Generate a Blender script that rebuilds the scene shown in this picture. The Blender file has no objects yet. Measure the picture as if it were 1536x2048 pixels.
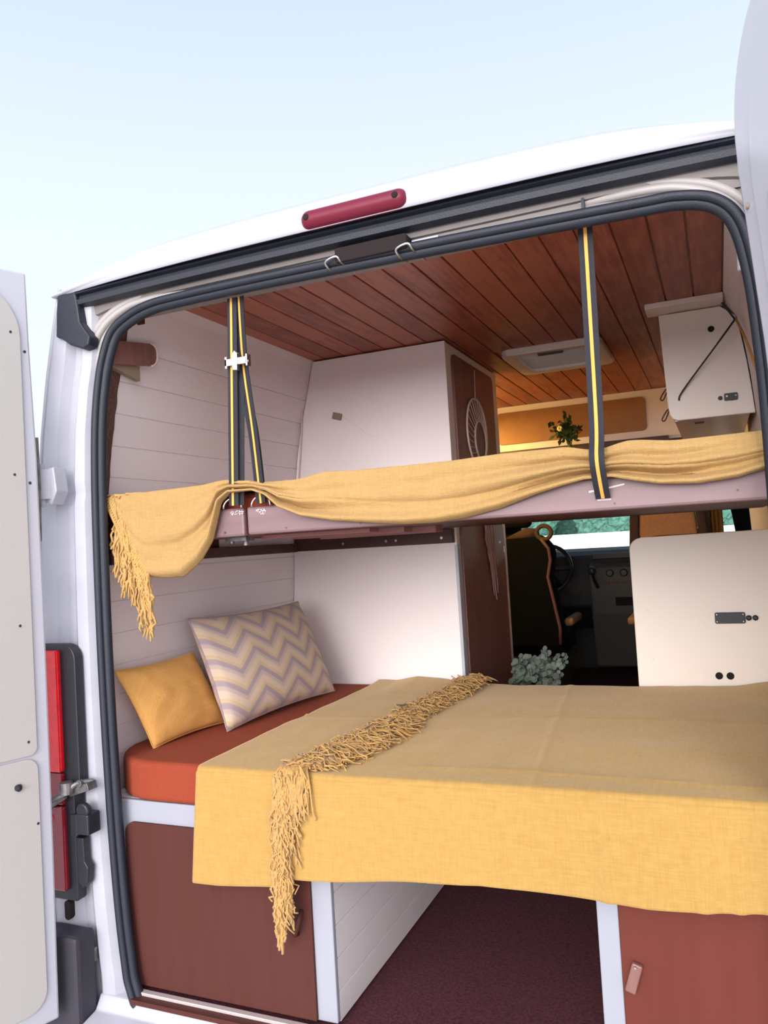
import bpy, math, random
from mathutils import Vector, Matrix, noise
random.seed(7)
S = bpy.context.scene
COL = S.collection

# ------------------------------------------------------------------ camera
cam_d = bpy.data.cameras.new('camera'); cam = bpy.data.objects.new('camera', cam_d); COL.objects.link(cam)
cam_d.sensor_fit = 'VERTICAL'; cam_d.sensor_height = 36.0; cam_d.lens = 1565.0 / 2048.0 * 36.0
cam_d.clip_start = 0.02; cam_d.clip_end = 500
_r = Vector((0.91749, 0.39330, -0.05935)); _u = Vector((0.06967, -0.01200, 0.99750)); _b = Vector((0.39160, -0.91933, -0.03841))
_m = Matrix((_r, _u, _b)).transposed().to_4x4(); _m.translation = Vector((0.712, -1.607, 1.125))
cam.matrix_world = _m
S.camera = cam

# ------------------------------------------------------------------ world
W = bpy.data.worlds.new('dusk_sky'); S.world = W; W.use_nodes = True
nt = W.node_tree; nt.nodes.clear()
out = nt.nodes.new('ShaderNodeOutputWorld'); bg = nt.nodes.new('ShaderNodeBackground')
tc = nt.nodes.new('ShaderNodeTexCoord'); sep = nt.nodes.new('ShaderNodeSeparateXYZ')
nt.links.new(tc.outputs['Generated'], sep.inputs[0])
rampz = nt.nodes.new('ShaderNodeValToRGB'); e = rampz.color_ramp.elements
e[0].position = 0.0; e[0].color = (0.92, 0.99, 1.0, 1)
e[1].position = 1.0; e[1].color = (0.50, 0.64, 0.92, 1)
for pos_, col_ in ((0.25, (0.83, 0.94, 0.985, 1)), (0.42, (0.77, 0.87, 0.97, 1)), (0.60, (0.61, 0.73, 0.89, 1)), (0.72, (0.45, 0.58, 0.85, 1))):
    n_ = e.new(pos_); n_.color = col_
nt.links.new(sep.outputs['Z'], rampz.inputs[0])
# after-sunset glow low in the sky behind the photographer
GDIR = Vector((0.16, -0.88, 0.24)).normalized(); GPOW = 4.0; GCOL = (4.6, 4.25, 4.4)
dt = nt.nodes.new('ShaderNodeVectorMath'); dt.operation = 'DOT_PRODUCT'; dt.inputs[1].default_value = GDIR
nt.links.new(tc.outputs['Generated'], dt.inputs[0])
mx0 = nt.nodes.new('ShaderNodeMath'); mx0.operation = 'MAXIMUM'; mx0.inputs[1].default_value = 0.0; nt.links.new(dt.outputs['Value'], mx0.inputs[0])
pw = nt.nodes.new('ShaderNodeMath'); pw.operation = 'POWER'; pw.inputs[1].default_value = GPOW; nt.links.new(mx0.outputs[0], pw.inputs[0])
gl = nt.nodes.new('ShaderNodeVectorMath'); gl.operation = 'SCALE'; gl.inputs[0].default_value = GCOL; nt.links.new(pw.outputs[0], gl.inputs['Scale'])
# the rest of the rear half of the sky is dimmer than the front half
mp = nt.nodes.new('ShaderNodeMapRange'); mp.inputs['From Min'].default_value = 0.15; mp.inputs['From Max'].default_value = -0.4
mp.inputs['To Min'].default_value = 1.0; mp.inputs['To Max'].default_value = 0.55; mp.interpolation_type = 'SMOOTHSTEP'
nt.links.new(sep.outputs['Y'], mp.inputs['Value'])
sc_ = nt.nodes.new('ShaderNodeVectorMath'); sc_.operation = 'SCALE'; nt.links.new(rampz.outputs[0], sc_.inputs[0]); nt.links.new(mp.outputs[0], sc_.inputs['Scale'])
ad_ = nt.nodes.new('ShaderNodeVectorMath'); ad_.operation = 'ADD'; nt.links.new(sc_.outputs[0], ad_.inputs[0]); nt.links.new(gl.outputs[0], ad_.inputs[1])
nt.links.new(ad_.outputs[0], bg.inputs['Color']); bg.inputs['Strength'].default_value = 1.0
nt.links.new(bg.outputs[0], out.inputs[0])

S.view_settings.view_transform = 'Standard'; S.view_settings.look = 'None'
S.view_settings.gamma = 1.0; S.view_settings.exposure = 0.17; S.view_settings.use_curve_mapping = False
try: S.cycles.max_bounces = 14; S.cycles.diffuse_bounces = 8
except Exception: pass

# the bright horizon where the sun has just gone: low, broad and straight behind the photographer
sl = bpy.data.lights.new('low_horizon_light', 'SUN'); sl.energy = 2.2; sl.angle = math.radians(36); sl.color = (1.0, 0.93, 0.90)
so = bpy.data.objects.new('low_horizon_light', sl); COL.objects.link(so)
so.rotation_euler = Vector((0.02, 0.985, -0.115)).to_track_quat('-Z', 'Y').to_euler(); so.location = (0, -6, 3)
def area(name, loc, size, power, color, rot=(0, 0, 0)):
    l = bpy.data.lights.new(name, 'AREA'); l.shape = 'DISK'; l.size = size; l.energy = power; l.color = color
    o = bpy.data.objects.new(name, l); o.location = loc; o.rotation_euler = rot; COL.objects.link(o); return o
# small warm ceiling lamps over the kitchen, hidden behind the wardrobe
area('kitchen_lamp_light', (-0.62, 2.30, 1.80), 0.10, 16.0, (1.0, 0.62, 0.17))

# ------------------------------------------------------------------ materials
def mat(name, col, rough=0.6, metal=0.0, noise_scale=0, noise_amt=0.0, bump=0.0, bump_scale=200, stretch=(1, 1, 1), sheen=0, coat=0, emit=None, trans=0, col2=None, spec=0.5):
    m = bpy.data.materials.new(name); m.use_nodes = True
    t = m.node_tree; b = t.nodes['Principled BSDF']
    b.inputs['Base Color'].default_value = (*col, 1); b.inputs['Roughness'].default_value = rough; b.inputs['Metallic'].default_value = metal
    b.inputs['Specular IOR Level'].default_value = spec
    if sheen: b.inputs['Sheen Weight'].default_value = sheen; b.inputs['Sheen Roughness'].default_value = 0.4
    if coat: b.inputs['Coat Weight'].default_value = coat; b.inputs['Coat Roughness'].default_value = 0.15
    if trans: b.inputs['Transmission Weight'].default_value = trans
    if emit: b.inputs['Emission Color'].default_value = (*emit[0], 1); b.inputs['Emission Strength'].default_value = emit[1]
    if noise_scale or bump:
        tcn = t.nodes.new('ShaderNodeTexCoord'); mpn = t.nodes.new('ShaderNodeMapping'); mpn.inputs['Scale'].default_value = stretch
        t.links.new(tcn.outputs['Object'], mpn.inputs[0])
    if noise_scale:
        nz = t.nodes.new('ShaderNodeTexNoise'); nz.inputs['Scale'].default_value = noise_scale; nz.inputs['Detail'].default_value = 5
        t.links.new(mpn.outputs[0], nz.inputs['Vector'])
        cr = t.nodes.new('ShaderNodeValToRGB')
        c2 = col2 if col2 else tuple(c * (1 - noise_amt) for c in col)
        cr.color_ramp.elements[0].position = 0.35; cr.color_ramp.elements[0].color = (*c2, 1)
        cr.color_ramp.elements[1].position = 0.65; cr.color_ramp.elements[1].color = (*col, 1)
        t.links.new(nz.outputs[0], cr.inputs[0]); t.links.new(cr.outputs[0], b.inputs['Base Color'])
    if bump:
        nb = t.nodes.new('ShaderNodeTexNoise'); nb.inputs['Scale'].default_value = bump_scale; nb.inputs['Detail'].default_value = 3
        t.links.new(mpn.outputs[0], nb.inputs['Vector'])
        bp = t.nodes.new('ShaderNodeBump'); bp.inputs['Strength'].default_value = bump; bp.inputs['Distance'].default_value = 0.003
        t.links.new(nb.outputs[0], bp.inputs['Height']); t.links.new(bp.outputs[0], b.inputs['Normal'])
    return m

def fabric(name, col, col2, weave=420, fine=90, bumpd=0.0015, strength=0.5, sheen=0.08):
    """woven cloth: two crossed wave textures for the threads, slubs as stretched noise"""
    m = bpy.data.materials.new(name); m.use_nodes = True; t = m.node_tree; b = t.nodes['Principled BSDF']
    b.inputs['Roughness'].default_value = 0.9; b.inputs['Sheen Weight'].default_value = sheen; b.inputs['Specular IOR Level'].default_value = 0.15; b.inputs['Sheen Tint'].default_value = (0.95, 0.78, 0.55, 1)
    tcn = t.nodes.new('ShaderNodeTexCoord')
    hs = []
    for st in ((1, 0.06, 0.06), (0.06, 1, 1)):
        mpn = t.nodes.new('ShaderNodeMapping'); mpn.inputs['Scale'].default_value = st; t.links.new(tcn.outputs['Object'], mpn.inputs[0])
        nz = t.nodes.new('ShaderNodeTexNoise'); nz.inputs['Scale'].default_value = weave; nz.inputs['Detail'].default_value = 2; t.links.new(mpn.outputs[0], nz.inputs['Vector'])
        hs.append(nz)
    mx = t.nodes.new('ShaderNodeMath'); mx.operation = 'ADD'; t.links.new(hs[0].outputs[0], mx.inputs[0]); t.links.new(hs[1].outputs[0], mx.inputs[1])
    n2 = t.nodes.new('ShaderNodeTexNoise'); n2.inputs['Scale'].default_value = fine; n2.inputs['Detail'].default_value = 6; t.links.new(tcn.outputs['Object'], n2.inputs['Vector'])
    m3 = t.nodes.new('ShaderNodeMath'); m3.operation = 'MULTIPLY_ADD'; m3.inputs[1].default_value = 0.8; t.links.new(n2.outputs[0], m3.inputs[0]); t.links.new(mx.outputs[0], m3.inputs[2])
    cr = t.nodes.new('ShaderNodeValToRGB'); cr.color_ramp.elements[0].position = 0.30; cr.color_ramp.elements[1].position = 0.62
    dv = t.nodes.new('ShaderNodeMath'); dv.operation = 'DIVIDE'; dv.inputs[1].default_value = 2.8; t.links.new(m3.outputs[0], dv.inputs[0])
    cr.color_ramp.elements[0].color = (*col2, 1); cr.color_ramp.elements[1].color = (*col, 1)
    t.links.new(dv.outputs[0], cr.inputs[0]); t.links.new(cr.outputs[0], b.inputs['Base Color'])
    bp = t.nodes.new('ShaderNodeBump'); bp.inputs['Strength'].default_value = strength; bp.inputs['Distance'].default_value = bumpd
    t.links.new(m3.outputs[0], bp.inputs['Height']); t.links.new(bp.outputs[0], b.inputs['Normal'])
    return m

def plank_wood(name, a, b2, c, axis_len='y', pitch=0.0848, off=0.773, dark=None, rough=0.42):
    """stained boards: tone differs from board to board, long grain along one axis"""
    m = bpy.data.materials.new(name); m.use_nodes = True; t = m.node_tree; b = t.nodes['Principled BSDF']
    b.inputs['Roughness'].default_value = rough
    g = t.nodes.new('ShaderNodeNewGeometry'); sx = t.nodes.new('ShaderNodeSeparateXYZ'); t.links.new(g.outputs['Position'], sx.inputs[0])
    s1 = t.nodes.new('ShaderNodeMath'); s1.operation = 'SUBTRACT'; s1.inputs[1].default_value = off; t.links.new(sx.outputs['X'], s1.inputs[0])
    d1 = t.nodes.new('ShaderNodeMath'); d1.operation = 'DIVIDE'; d1.inputs[1].default_value = pitch; t.links.new(s1.outputs[0], d1.inputs[0])
    f1 = t.nodes.new('ShaderNodeMath'); f1.operation = 'FLOOR'; t.links.new(d1.outputs[0], f1.inputs[0])
    wn = t.nodes.new('ShaderNodeTexWhiteNoise'); wn.noise_dimensions = '1D'; t.links.new(f1.outputs[0], wn.inputs['W'])
    mpn = t.nodes.new('ShaderNodeMapping'); mpn.inputs['Scale'].default_value = (1, 0.09, 1) if axis_len == 'y' else (0.09, 1, 1)
    t.links.new(g.outputs['Position'], mpn.inputs[0])
    nz = t.nodes.new('ShaderNodeTexNoise'); nz.inputs['Scale'].default_value = 60; nz.inputs['Detail'].default_value = 6; t.links.new(mpn.outputs[0], nz.inputs['Vector'])
    kn = t.nodes.new('ShaderNodeTexNoise'); kn.inputs['Scale'].default_value = 7; kn.inputs['Detail'].default_value = 3; t.links.new(g.outputs['Position'], kn.inputs['Vector'])
    ad = t.nodes.new('ShaderNodeMath'); ad.operation = 'MULTIPLY_ADD'; ad.inputs[1].default_value = 0.35; t.links.new(wn.outputs[0], ad.inputs[0]); t.links.new(nz.outputs[0], ad.inputs[2])
    a2 = t.nodes.new('ShaderNodeMath'); a2.operation = 'MULTIPLY_ADD'; a2.inputs[1].default_value = 0.5; t.links.new(kn.outputs[0], a2.inputs[0]); t.links.new(ad.outputs[0], a2.inputs[2])
    cr = t.nodes.new('ShaderNodeValToRGB'); el = cr.color_ramp.elements
    el[0].position = 0.5; el[0].color = (*a, 1); el[1].position = 1.15 if False else 1.0; el[1].color = (*c, 1)
    em = el.new(0.78); em.color = (*b2, 1)
    t.links.new(a2.outputs[0], cr.inputs[0]); t.links.new(cr.outputs[0], b.inputs['Base Color'])
    return m

M = {}
M['body'] = mat('white_body_paint', (0.49, 0.505, 0.56), 0.3, coat=0.4)
M['jamb'] = mat('white_jamb_paint', (0.46, 0.475, 0.53), 0.4, noise_scale=9, noise_amt=0.10)
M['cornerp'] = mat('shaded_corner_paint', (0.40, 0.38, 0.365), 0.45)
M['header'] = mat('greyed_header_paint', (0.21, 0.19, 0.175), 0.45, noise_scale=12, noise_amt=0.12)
M['rubber'] = mat('blue_black_rubber', (0.011, 0.015, 0.025), 0.5, bump=0.3, bump_scale=400)
M['seal'] = mat('door_seal_rubber', (0.010, 0.015, 0.026), 0.5, bump=0.3, bump_scale=500)
M['plastic'] = mat('black_plastic', (0.016, 0.018, 0.024), 0.45)
M['bumper'] = mat('dark_bumper_plastic', (0.03, 0.028, 0.04), 0.6, bump=0.4, bump_scale=600)
M['red_lens'] = mat('red_lens', (0.80, 0.004, 0.014), 0.22, coat=0.5, noise_scale=60, noise_amt=0.2)
M['red_dark'] = mat('dark_red_lens', (0.22, 0.006, 0.015), 0.2, coat=0.5)
M['brake'] = mat('faded_red_lens', (0.16, 0.010, 0.030), 0.4, spec=0.35)
M['metal'] = mat('brushed_steel', (0.55, 0.54, 0.53), 0.32, metal=1.0)
M['worn_metal'] = mat('greasy_steel', (0.26, 0.25, 0.25), 0.5, metal=0.7, noise_scale=40, noise_amt=0.5)
M['alu'] = mat('aluminium_trim', (0.80, 0.75, 0.72), 0.35, metal=0.5)
M['wall'] = mat('white_painted_boards', (0.87, 0.83, 0.86), 0.5, noise_scale=3, noise_amt=0.04, bump=0.15, bump_scale=60)
M['white'] = mat('white_painted_plywood', (0.86, 0.81, 0.805), 0.45, bump=0.1, bump_scale=90)
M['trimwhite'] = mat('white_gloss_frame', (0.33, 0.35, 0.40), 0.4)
M['cream'] = mat('cream_door_lining', (0.45, 0.445, 0.42), 0.5, bump=0.1, bump_scale=300)
M['ceil'] = plank_wood('stained_ceiling_boards', (0.20, 0.042, 0.024), (0.30, 0.075, 0.042), (0.42, 0.13, 0.07))
M['groove'] = mat('board_gap', (0.03, 0.009, 0.006), 0.8)
M['brown'] = mat('brown_laminate', (0.085, 0.028, 0.023), 0.6, spec=0.15, noise_scale=40, stretch=(1, 1, 0.08), col2=(0.080, 0.025, 0.019))
M['sidebrown'] = mat('brown_wardrobe_laminate', (0.24, 0.115, 0.095), 0.4, noise_scale=40, stretch=(1, 1, 0.08), col2=(0.19, 0.088, 0.072))
M['armtan'] = mat('tan_armrest', (0.22, 0.12, 0.06), 0.8)
M['brownh'] = mat('brown_laminate_level', (0.085, 0.028, 0.023), 0.6, spec=0.15, noise_scale=40, stretch=(0.08, 1, 1), col2=(0.080, 0.025, 0.019))
M['reddoor'] = mat('red_brown_laminate', (0.135, 0.031, 0.021), 0.6, spec=0.2, noise_scale=30, stretch=(1, 1, 0.1), col2=(0.125, 0.028, 0.018))
M['darkbrown'] = mat('dark_brown_wood', (0.075, 0.030, 0.022), 0.5, noise_scale=40, stretch=(0.08, 1, 1), col2=(0.05, 0.02, 0.015))
M['mauve'] = mat('mauve_brown_paint', (0.22, 0.14, 0.145), 0.42, noise_scale=30, stretch=(0.1, 1, 1), col2=(0.185, 0.115, 0.12))
M['tan'] = mat('tan_laminate', (0.34, 0.16, 0.055), 0.5, noise_scale=25, noise_amt=0.12)
M['carpet'] = mat('maroon_carpet', (0.13, 0.026, 0.036), 0.95, noise_scale=160, noise_amt=0.65, bump=0.8, bump_scale=700)
M['feltbrown'] = mat('brown_felt_edge', (0.17, 0.085, 0.07), 0.95, noise_scale=150, noise_amt=0.5, bump=0.9, bump_scale=400)
M['orange'] = fabric('rust_cotton', (0.29, 0.055, 0.026), (0.25, 0.046, 0.021), weave=900, fine=300, strength=0.15, sheen=0.03)
M['mustard'] = fabric('mustard_weave', (0.45, 0.285, 0.083), (0.37, 0.215, 0.055), weave=330, fine=60, strength=0.35, sheen=0.45)
M['mustard_t'] = fabric('mustard_terry', (0.45, 0.295, 0.12), (0.385, 0.235, 0.08), weave=500, fine=240, strength=0.7, bumpd=0.002)
M['yarn'] = mat('mustard_yarn', (0.56, 0.33, 0.10), 0.9, noise_scale=200, noise_amt=0.25, sheen=0.3)
M['ypillow'] = fabric('ochre_cushion_cloth', (0.78, 0.43, 0.13), (0.68, 0.35, 0.095), weave=260, fine=420, strength=0.6)
M['black'] = mat('black_webbing', (0.014, 0.014, 0.022), 0.7, bump=0.4, bump_scale=900)
M['stripe'] = mat('yellow_webbing_stripe', (0.80, 0.42, 0.08), 0.7, bump=0.4, bump_scale=900)
M['dash'] = mat('dashboard_plastic', (0.020, 0.024, 0.030), 0.6)
M['dashgrey'] = mat('grey_dashboard_plastic', (0.075, 0.07, 0.062), 0.6)
M['seatblack'] = mat('black_seat_cloth', (0.003, 0.0035, 0.0045), 0.95, spec=0.1)
M['seatbrown'] = mat('brown_seat_cloth', (0.055, 0.028, 0.018), 0.9)
M['seattan'] = mat('tan_seat_cloth', (0.42, 0.20, 0.085), 0.8, noise_scale=60, noise_amt=0.15)
M['piping'] = mat('dusky_piping', (0.10, 0.045, 0.05), 0.7)
M['leaf'] = mat('grey_green_leaf', (0.13, 0.17, 0.135), 0.6, noise_scale=30, noise_amt=0.3)
M['leafd'] = mat('dark_green_leaf', (0.05, 0.10, 0.03), 0.5, noise_scale=30, noise_amt=0.5)
M['petal'] = mat('pale_petal', (0.75, 0.72, 0.45), 0.6)
M['gglass'] = mat('green_glass', (0.45, 0.62, 0.12), 0.08, trans=0.8)
M['glass'] = mat('window_glass', (0.86, 0.97, 0.93), 0.0, trans=1.0)
M['frost'] = mat('milky_skylight', (0.80, 0.78, 0.80), 0.45, trans=0.85)
M['offwhite'] = mat('off_white_plastic', (0.84, 0.78, 0.70), 0.4)
M['ivory'] = mat('ivory_cotton', (0.72, 0.60, 0.54), 0.9)
M['pinkyarn'] = mat('pinkish_cotton', (0.40, 0.24, 0.21), 0.9)
M['slat'] = mat('pink_brown_slat', (0.24, 0.095, 0.085), 0.6)
M['ground'] = mat('pale_ground', (0.84, 0.76, 0.72), 0.9, noise_scale=0.6, noise_amt=0.08)
M['bluegrey'] = mat('sky_tinted_underside', (0.86, 0.90, 0.98), 0.3)  # sky reflection put into the base colour as pale blue
M['screw'] = mat('dull_screw', (0.10, 0.09, 0.08), 0.5, metal=0.6)
M['whitepl'] = mat('white_plastic', (0.85, 0.84, 0.82), 0.4)
M['scuff'] = mat('bare_scuffed_paint', (0.72, 0.62, 0.62), 0.7)
M['hole'] = mat('dark_opening', (0.012, 0.006, 0.006), 0.9)
M['curtain'] = mat('gold_curtain_cloth', (0.50, 0.27, 0.06), 0.85)
M['treebark'] = mat('tree_bark', (0.10, 0.07, 0.05), 0.9)
M['treeleaf'] = mat('blue_green_foliage', (0.16, 0.34, 0.27), 0.8, noise_scale=3.0, noise_amt=0.45, spec=0.1)
M['whitewall'] = mat('white_render', (0.88, 0.90, 0.90), 0.9)
M['clay'] = mat('clay_pot', (0.13, 0.07, 0.055), 0.7)
M['stickgrey'] = mat('grey_green_block', (0.27, 0.21, 0.15), 0.6)
M['paper'] = mat('white_paper', (0.45, 0.45, 0.48), 0.6)

def chevron_mat():
    m = bpy.data.materials.new('chevron_cushion_print'); m.use_nodes = True; t = m.node_tree; b = t.nodes['Principled BSDF']
    b.inputs['Roughness'].default_value = 0.85; b.inputs['Sheen Weight'].default_value = 0.2; b.inputs['Specular IOR Level'].default_value = 0.2
    uv = t.nodes.new('ShaderNodeUVMap'); uv.uv_map = 'UVMap'; sx = t.nodes.new('ShaderNodeSeparateXYZ'); t.links.new(uv.outputs[0], sx.inputs[0])
    def mth(op, a, b_=None, c=None):
        n = t.nodes.new('ShaderNodeMath'); n.operation = op
        for i, v in enumerate((a, b_, c)):
            if v is None: continue
            if isinstance(v, (int, float)): n.inputs[i].default_value = v
            else: t.links.new(v, n.inputs[i])
        return n.outputs[0]
    tri = mth('PINGPONG', mth('MULTIPLY', sx.outputs['X'], 6.8), 1.0)          # zigzag along the width
    val = mth('MULTIPLY_ADD', tri, 0.95, mth('MULTIPLY', sx.outputs['Y'], 5.2))
    fr = mth('FRACT', val)
    cr = t.nodes.new('ShaderNodeValToRGB'); cr.color_ramp.interpolation = 'LINEAR'; el = cr.color_ramp.elements
    el[0].position = 0.0; el[0].color = (0.38, 0.30, 0.33, 1)
    el[1].position = 1.0; el[1].color = (0.38, 0.30, 0.33, 1)
    for p_, c_ in ((0.22, (0.40, 0.32, 0.34)), (0.26, (0.60, 0.46, 0.27)), (0.40, (0.58, 0.44, 0.27)), (0.45, (0.64, 0.51, 0.39)), (0.74, (0.63, 0.50, 0.39)), (0.79, (0.52, 0.42, 0.36)), (0.94, (0.50, 0.41, 0.37))):
        n_ = el.new(p_); n_.color = (*c_, 1)
    t.links.new(fr, cr.inputs[0]); t.links.new(cr.outputs[0], b.inputs['Base Color'])
    tcn = t.nodes.new('ShaderNodeTexCoord'); nz = t.nodes.new('ShaderNodeTexNoise'); nz.inputs['Scale'].default_value = 600; t.links.new(tcn.outputs['Object'], nz.inputs['Vector'])
    bp = t.nodes.new('ShaderNodeBump'); bp.inputs['Strength'].default_value = 0.4; bp.inputs['Distance'].default_value = 0.001
    t.links.new(nz.outputs[0], bp.inputs['Height']); t.links.new(bp.outputs[0], b.inputs['Normal'])
    return m
M['chevron'] = chevron_mat()

# ------------------------------------------------------------------ mesh helpers
class MB:
    def __init__(s): s.v = []; s.f = []; s.uv = {}
    def add(s, vs, fs, uv=None):
        o = len(s.v); s.v += [tuple(v) for v in vs]; s.f += [tuple(i + o for i in f) for f in fs]
        if uv:
            for i, c in enumerate(uv): s.uv[o + i] = c
        return s
    def box(s, x0, x1, y0, y1, z0, z1):
        vs = [(x, y, z) for x in (x0, x1) for y in (y0, y1) for z in (z0, z1)]
        return s.add(vs, [(0, 1, 3, 2), (4, 6, 7, 5), (0, 4, 5, 1), (2, 3, 7, 6), (0, 2, 6, 4), (1, 5, 7, 3)])
    def obox(s, c, ax, ay, az, hx, hy, hz):
        c, ax, ay, az = map(Vector, (c, ax, ay, az))
        vs = [c + ax * hx * i + ay * hy * j + az * hz * k for i in (-1, 1) for j in (-1, 1) for k in (-1, 1)]
        return s.add(vs, [(0, 1, 3, 2), (4, 6, 7, 5), (0, 4, 5, 1), (2, 3, 7, 6), (0, 2, 6, 4), (1, 5, 7, 3)])
    def prism(s, pts, fn, d0, d1):
        """pts 2-D outline, fn(a, b, d) -> 3-D"""
        n = len(pts); vs = [fn(a, b, d0) for a, b in pts] + [fn(a, b, d1) for a, b in pts]
        fs = [tuple(range(n)), tuple(range(2 * n - 1, n - 1, -1))] + [(i, i + n, (i + 1) % n + n, (i + 1) % n) for i in range(n)]
        return s.add(vs, fs)
    def tube(s, pts, r, n=8, closed=False, cap=True):
        pts = [Vector(p) for p in pts]; N = len(pts); rs = r if isinstance(r, (list, tuple)) else [r] * N
        rings = []; up = None
        for i in range(N):
            if closed: d = pts[(i + 1) % N] - pts[i - 1]
            else: d = pts[min(i + 1, N - 1)] - pts[max(i - 1, 0)]
            if d.length < 1e-9: d = Vector((0, 0, 1))
            d.normalize()
            if up is None:
                up = Vector((0, 0, 1)) if abs(d.z) < 0.9 else Vector((1, 0, 0))
            a = d.cross(up)
            if a.length < 1e-6: a = d.orthogonal()
            a.normalize(); b = a.cross(d).normalized(); up = b
            rings.append([pts[i] + (a * math.cos(t) + b * math.sin(t)) * rs[i] for t in [2 * math.pi * k / n for k in range(n)]])
        vs = [v for rg in rings for v in rg]; fs = []
        for i in range(N if closed else N - 1):
            j = (i + 1) % N
            for k in range(n): fs.append((i * n + k, i * n + (k + 1) % n, j * n + (k + 1) % n, j * n + k))
        if cap and not closed: fs += [tuple(range(n - 1, -1, -1)), tuple(range((N - 1) * n, N * n))]
        return s.add(vs, fs)
    def band(s, pts, widths, w, t):
        """flat webbing: pts centre line, widths = direction(s) of width, w full width, t thickness"""
        pts = [Vector(p) for p in pts]; N = len(pts); vs = []
        for i in range(N):
            d = (pts[min(i + 1, N - 1)] - pts[max(i - 1, 0)]).normalized()
            wd = Vector(widths[i] if isinstance(widths, list) else widths); wd = (wd - d * wd.dot(d)).normalized(); nn = d.cross(wd)
            vs += [pts[i] + wd * w / 2 + nn * t / 2, pts[i] - wd * w / 2 + nn * t / 2, pts[i] - wd * w / 2 - nn * t / 2, pts[i] + wd * w / 2 - nn * t / 2]
        fs = []
        for i in range(N - 1):
            for k in range(4): fs.append((i * 4 + k, i * 4 + (k + 1) % 4, (i + 1) * 4 + (k + 1) % 4, (i + 1) * 4 + k))
        fs += [(3, 2, 1, 0), tuple(range((N - 1) * 4, N * 4))]
        return s.add(vs, fs)
    def lathe(s, c, prof, n=24, axis='z'):
        c = Vector(c); vs = []
        for r, h in prof:
            for k in range(n):
                a = 2 * math.pi * k / n; p = {'z': (r * math.cos(a), r * math.sin(a), h), 'y': (r * math.cos(a), h, r * math.sin(a)), 'x': (h, r * math.cos(a), r * math.sin(a))}[axis]
                vs.append(c + Vector(p))
        fs = []
        for i in range(len(prof) - 1):
            for k in range(n): fs.append((i * n + k, i * n + (k + 1) % n, (i + 1) * n + (k + 1) % n, (i + 1) * n + k))
        fs += [tuple(range(n)), tuple(range((len(prof) - 1) * n, len(prof) * n))]
        return s.add(vs, fs)
    def grid(s, fn, nu, nv, uv=False, flip=False):
        vs = [fn(i / nu, j / nv) for i in range(nu + 1) for j in range(nv + 1)]
        fs = []
        for i in range(nu):
            for j in range(nv):
                q = (i * (nv + 1) + j, (i + 1) * (nv + 1) + j, (i + 1) * (nv + 1) + j + 1, i * (nv + 1) + j + 1)
                fs.append(q[::-1] if flip else q)
        return s.add(vs, fs, [(i / nu, j / nv) for i in range(nu + 1) for j in range(nv + 1)] if uv else None)
    def build(s, name, m, parent=None, smooth=False, bevel=0, solid=0, sub=0, kind=None, label=None, seg=2, autosmooth=False):
        if parent is None:
            xs = [v[0] for v in s.v]; ys = [v[1] for v in s.v]; zs = [v[2] for v in s.v]
            org = Vector(((min(xs) + max(xs)) / 2, (min(ys) + max(ys)) / 2, min(zs)))
        else: org = Vector(parent['_o'])
        me = bpy.data.meshes.new(name); me.from_pydata([tuple(Vector(v) - org) for v in s.v], [], s.f)
        if s.uv:
            ul = me.uv_layers.new(name='UVMap')
            for l in me.loops: ul.data[l.index].uv = s.uv.get(l.vertex_index, (0, 0))
        me.validate(); me.update()
        import bmesh
        bm = bmesh.new(); bm.from_mesh(me)
        if not solid: bmesh.ops.recalc_face_normals(bm, faces=bm.faces)
        bm.to_mesh(me); bm.free()
        me.materials.append(M[m] if isinstance(m, str) else m)
        o = bpy.data.objects.new(name, me); COL.objects.link(o); o['_o'] = tuple(org)
        if parent is not None: o.parent = parent
        else: o.location = org
        if smooth:
            for p in me.polygons: p.use_smooth = True
        if solid:
            md = o.modifiers.new('thickness', 'SOLIDIFY'); md.thickness = solid; md.offset = 0
        if bevel:
            md = o.modifiers.new('edges', 'BEVEL'); md.width = bevel; md.segments = seg; md.limit_method = 'ANGLE'; md.angle_limit = 0.6
        if sub:
            md = o.modifiers.new('soft', 'SUBSURF'); md.levels = sub; md.render_levels = sub
        if kind: o['kind'] = kind
        if label: o['label'] = label
        return o

def thing(name, label, cat, loc, group=None):
    o = bpy.data.objects.new(name, None); o.empty_display_size = 0.05; COL.objects.link(o); o.location = loc; o['_o'] = tuple(loc)
    o['label'] = label; o['category'] = cat
    if group: o['group'] = group
    return o
def tag(o, label, cat, group=None):
    o['label'] = label; o['category'] = cat
    if group: o['group'] = group
    return o
def XZ(a, b, d): return (a, d, b)
def YZ(a, b, d): return (d, a, b)
def XY(a, b, d): return (a, b, d)
def rrect(x0, z0, x1, z1, r, n=6):
    """rounded rectangle; r = radius or (bl, br, tr, tl)"""
    r = (r,) * 4 if not isinstance(r, (tuple, list)) else r; P = []
    for (cx, cz, a0, rr) in ((x0, z0, 180, r[0]), (x1, z0, 270, r[1]), (x1, z1, 0, r[2]), (x0, z1, 90, r[3])):
        sx = 1 if cx == x0 else -1; sz = 1 if cz == z0 else -1
        if rr <= 0: P.append((cx, cz)); continue
        for k in range(n + 1):
            a = math.radians(a0 + 90 * k / n); P.append((cx + sx * rr + rr * math.cos(a), cz + sz * rr + rr * math.sin(a)))
    return P
def interp(tab, x):
    if x <= tab[0][0]: return tab[0][1]
    for (a, b), (c, d) in zip(tab, tab[1:]):
        if x <= c:
            t = (x - a) / (c - a); return b + (d - b) * t
    return tab[-1][1]
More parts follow.
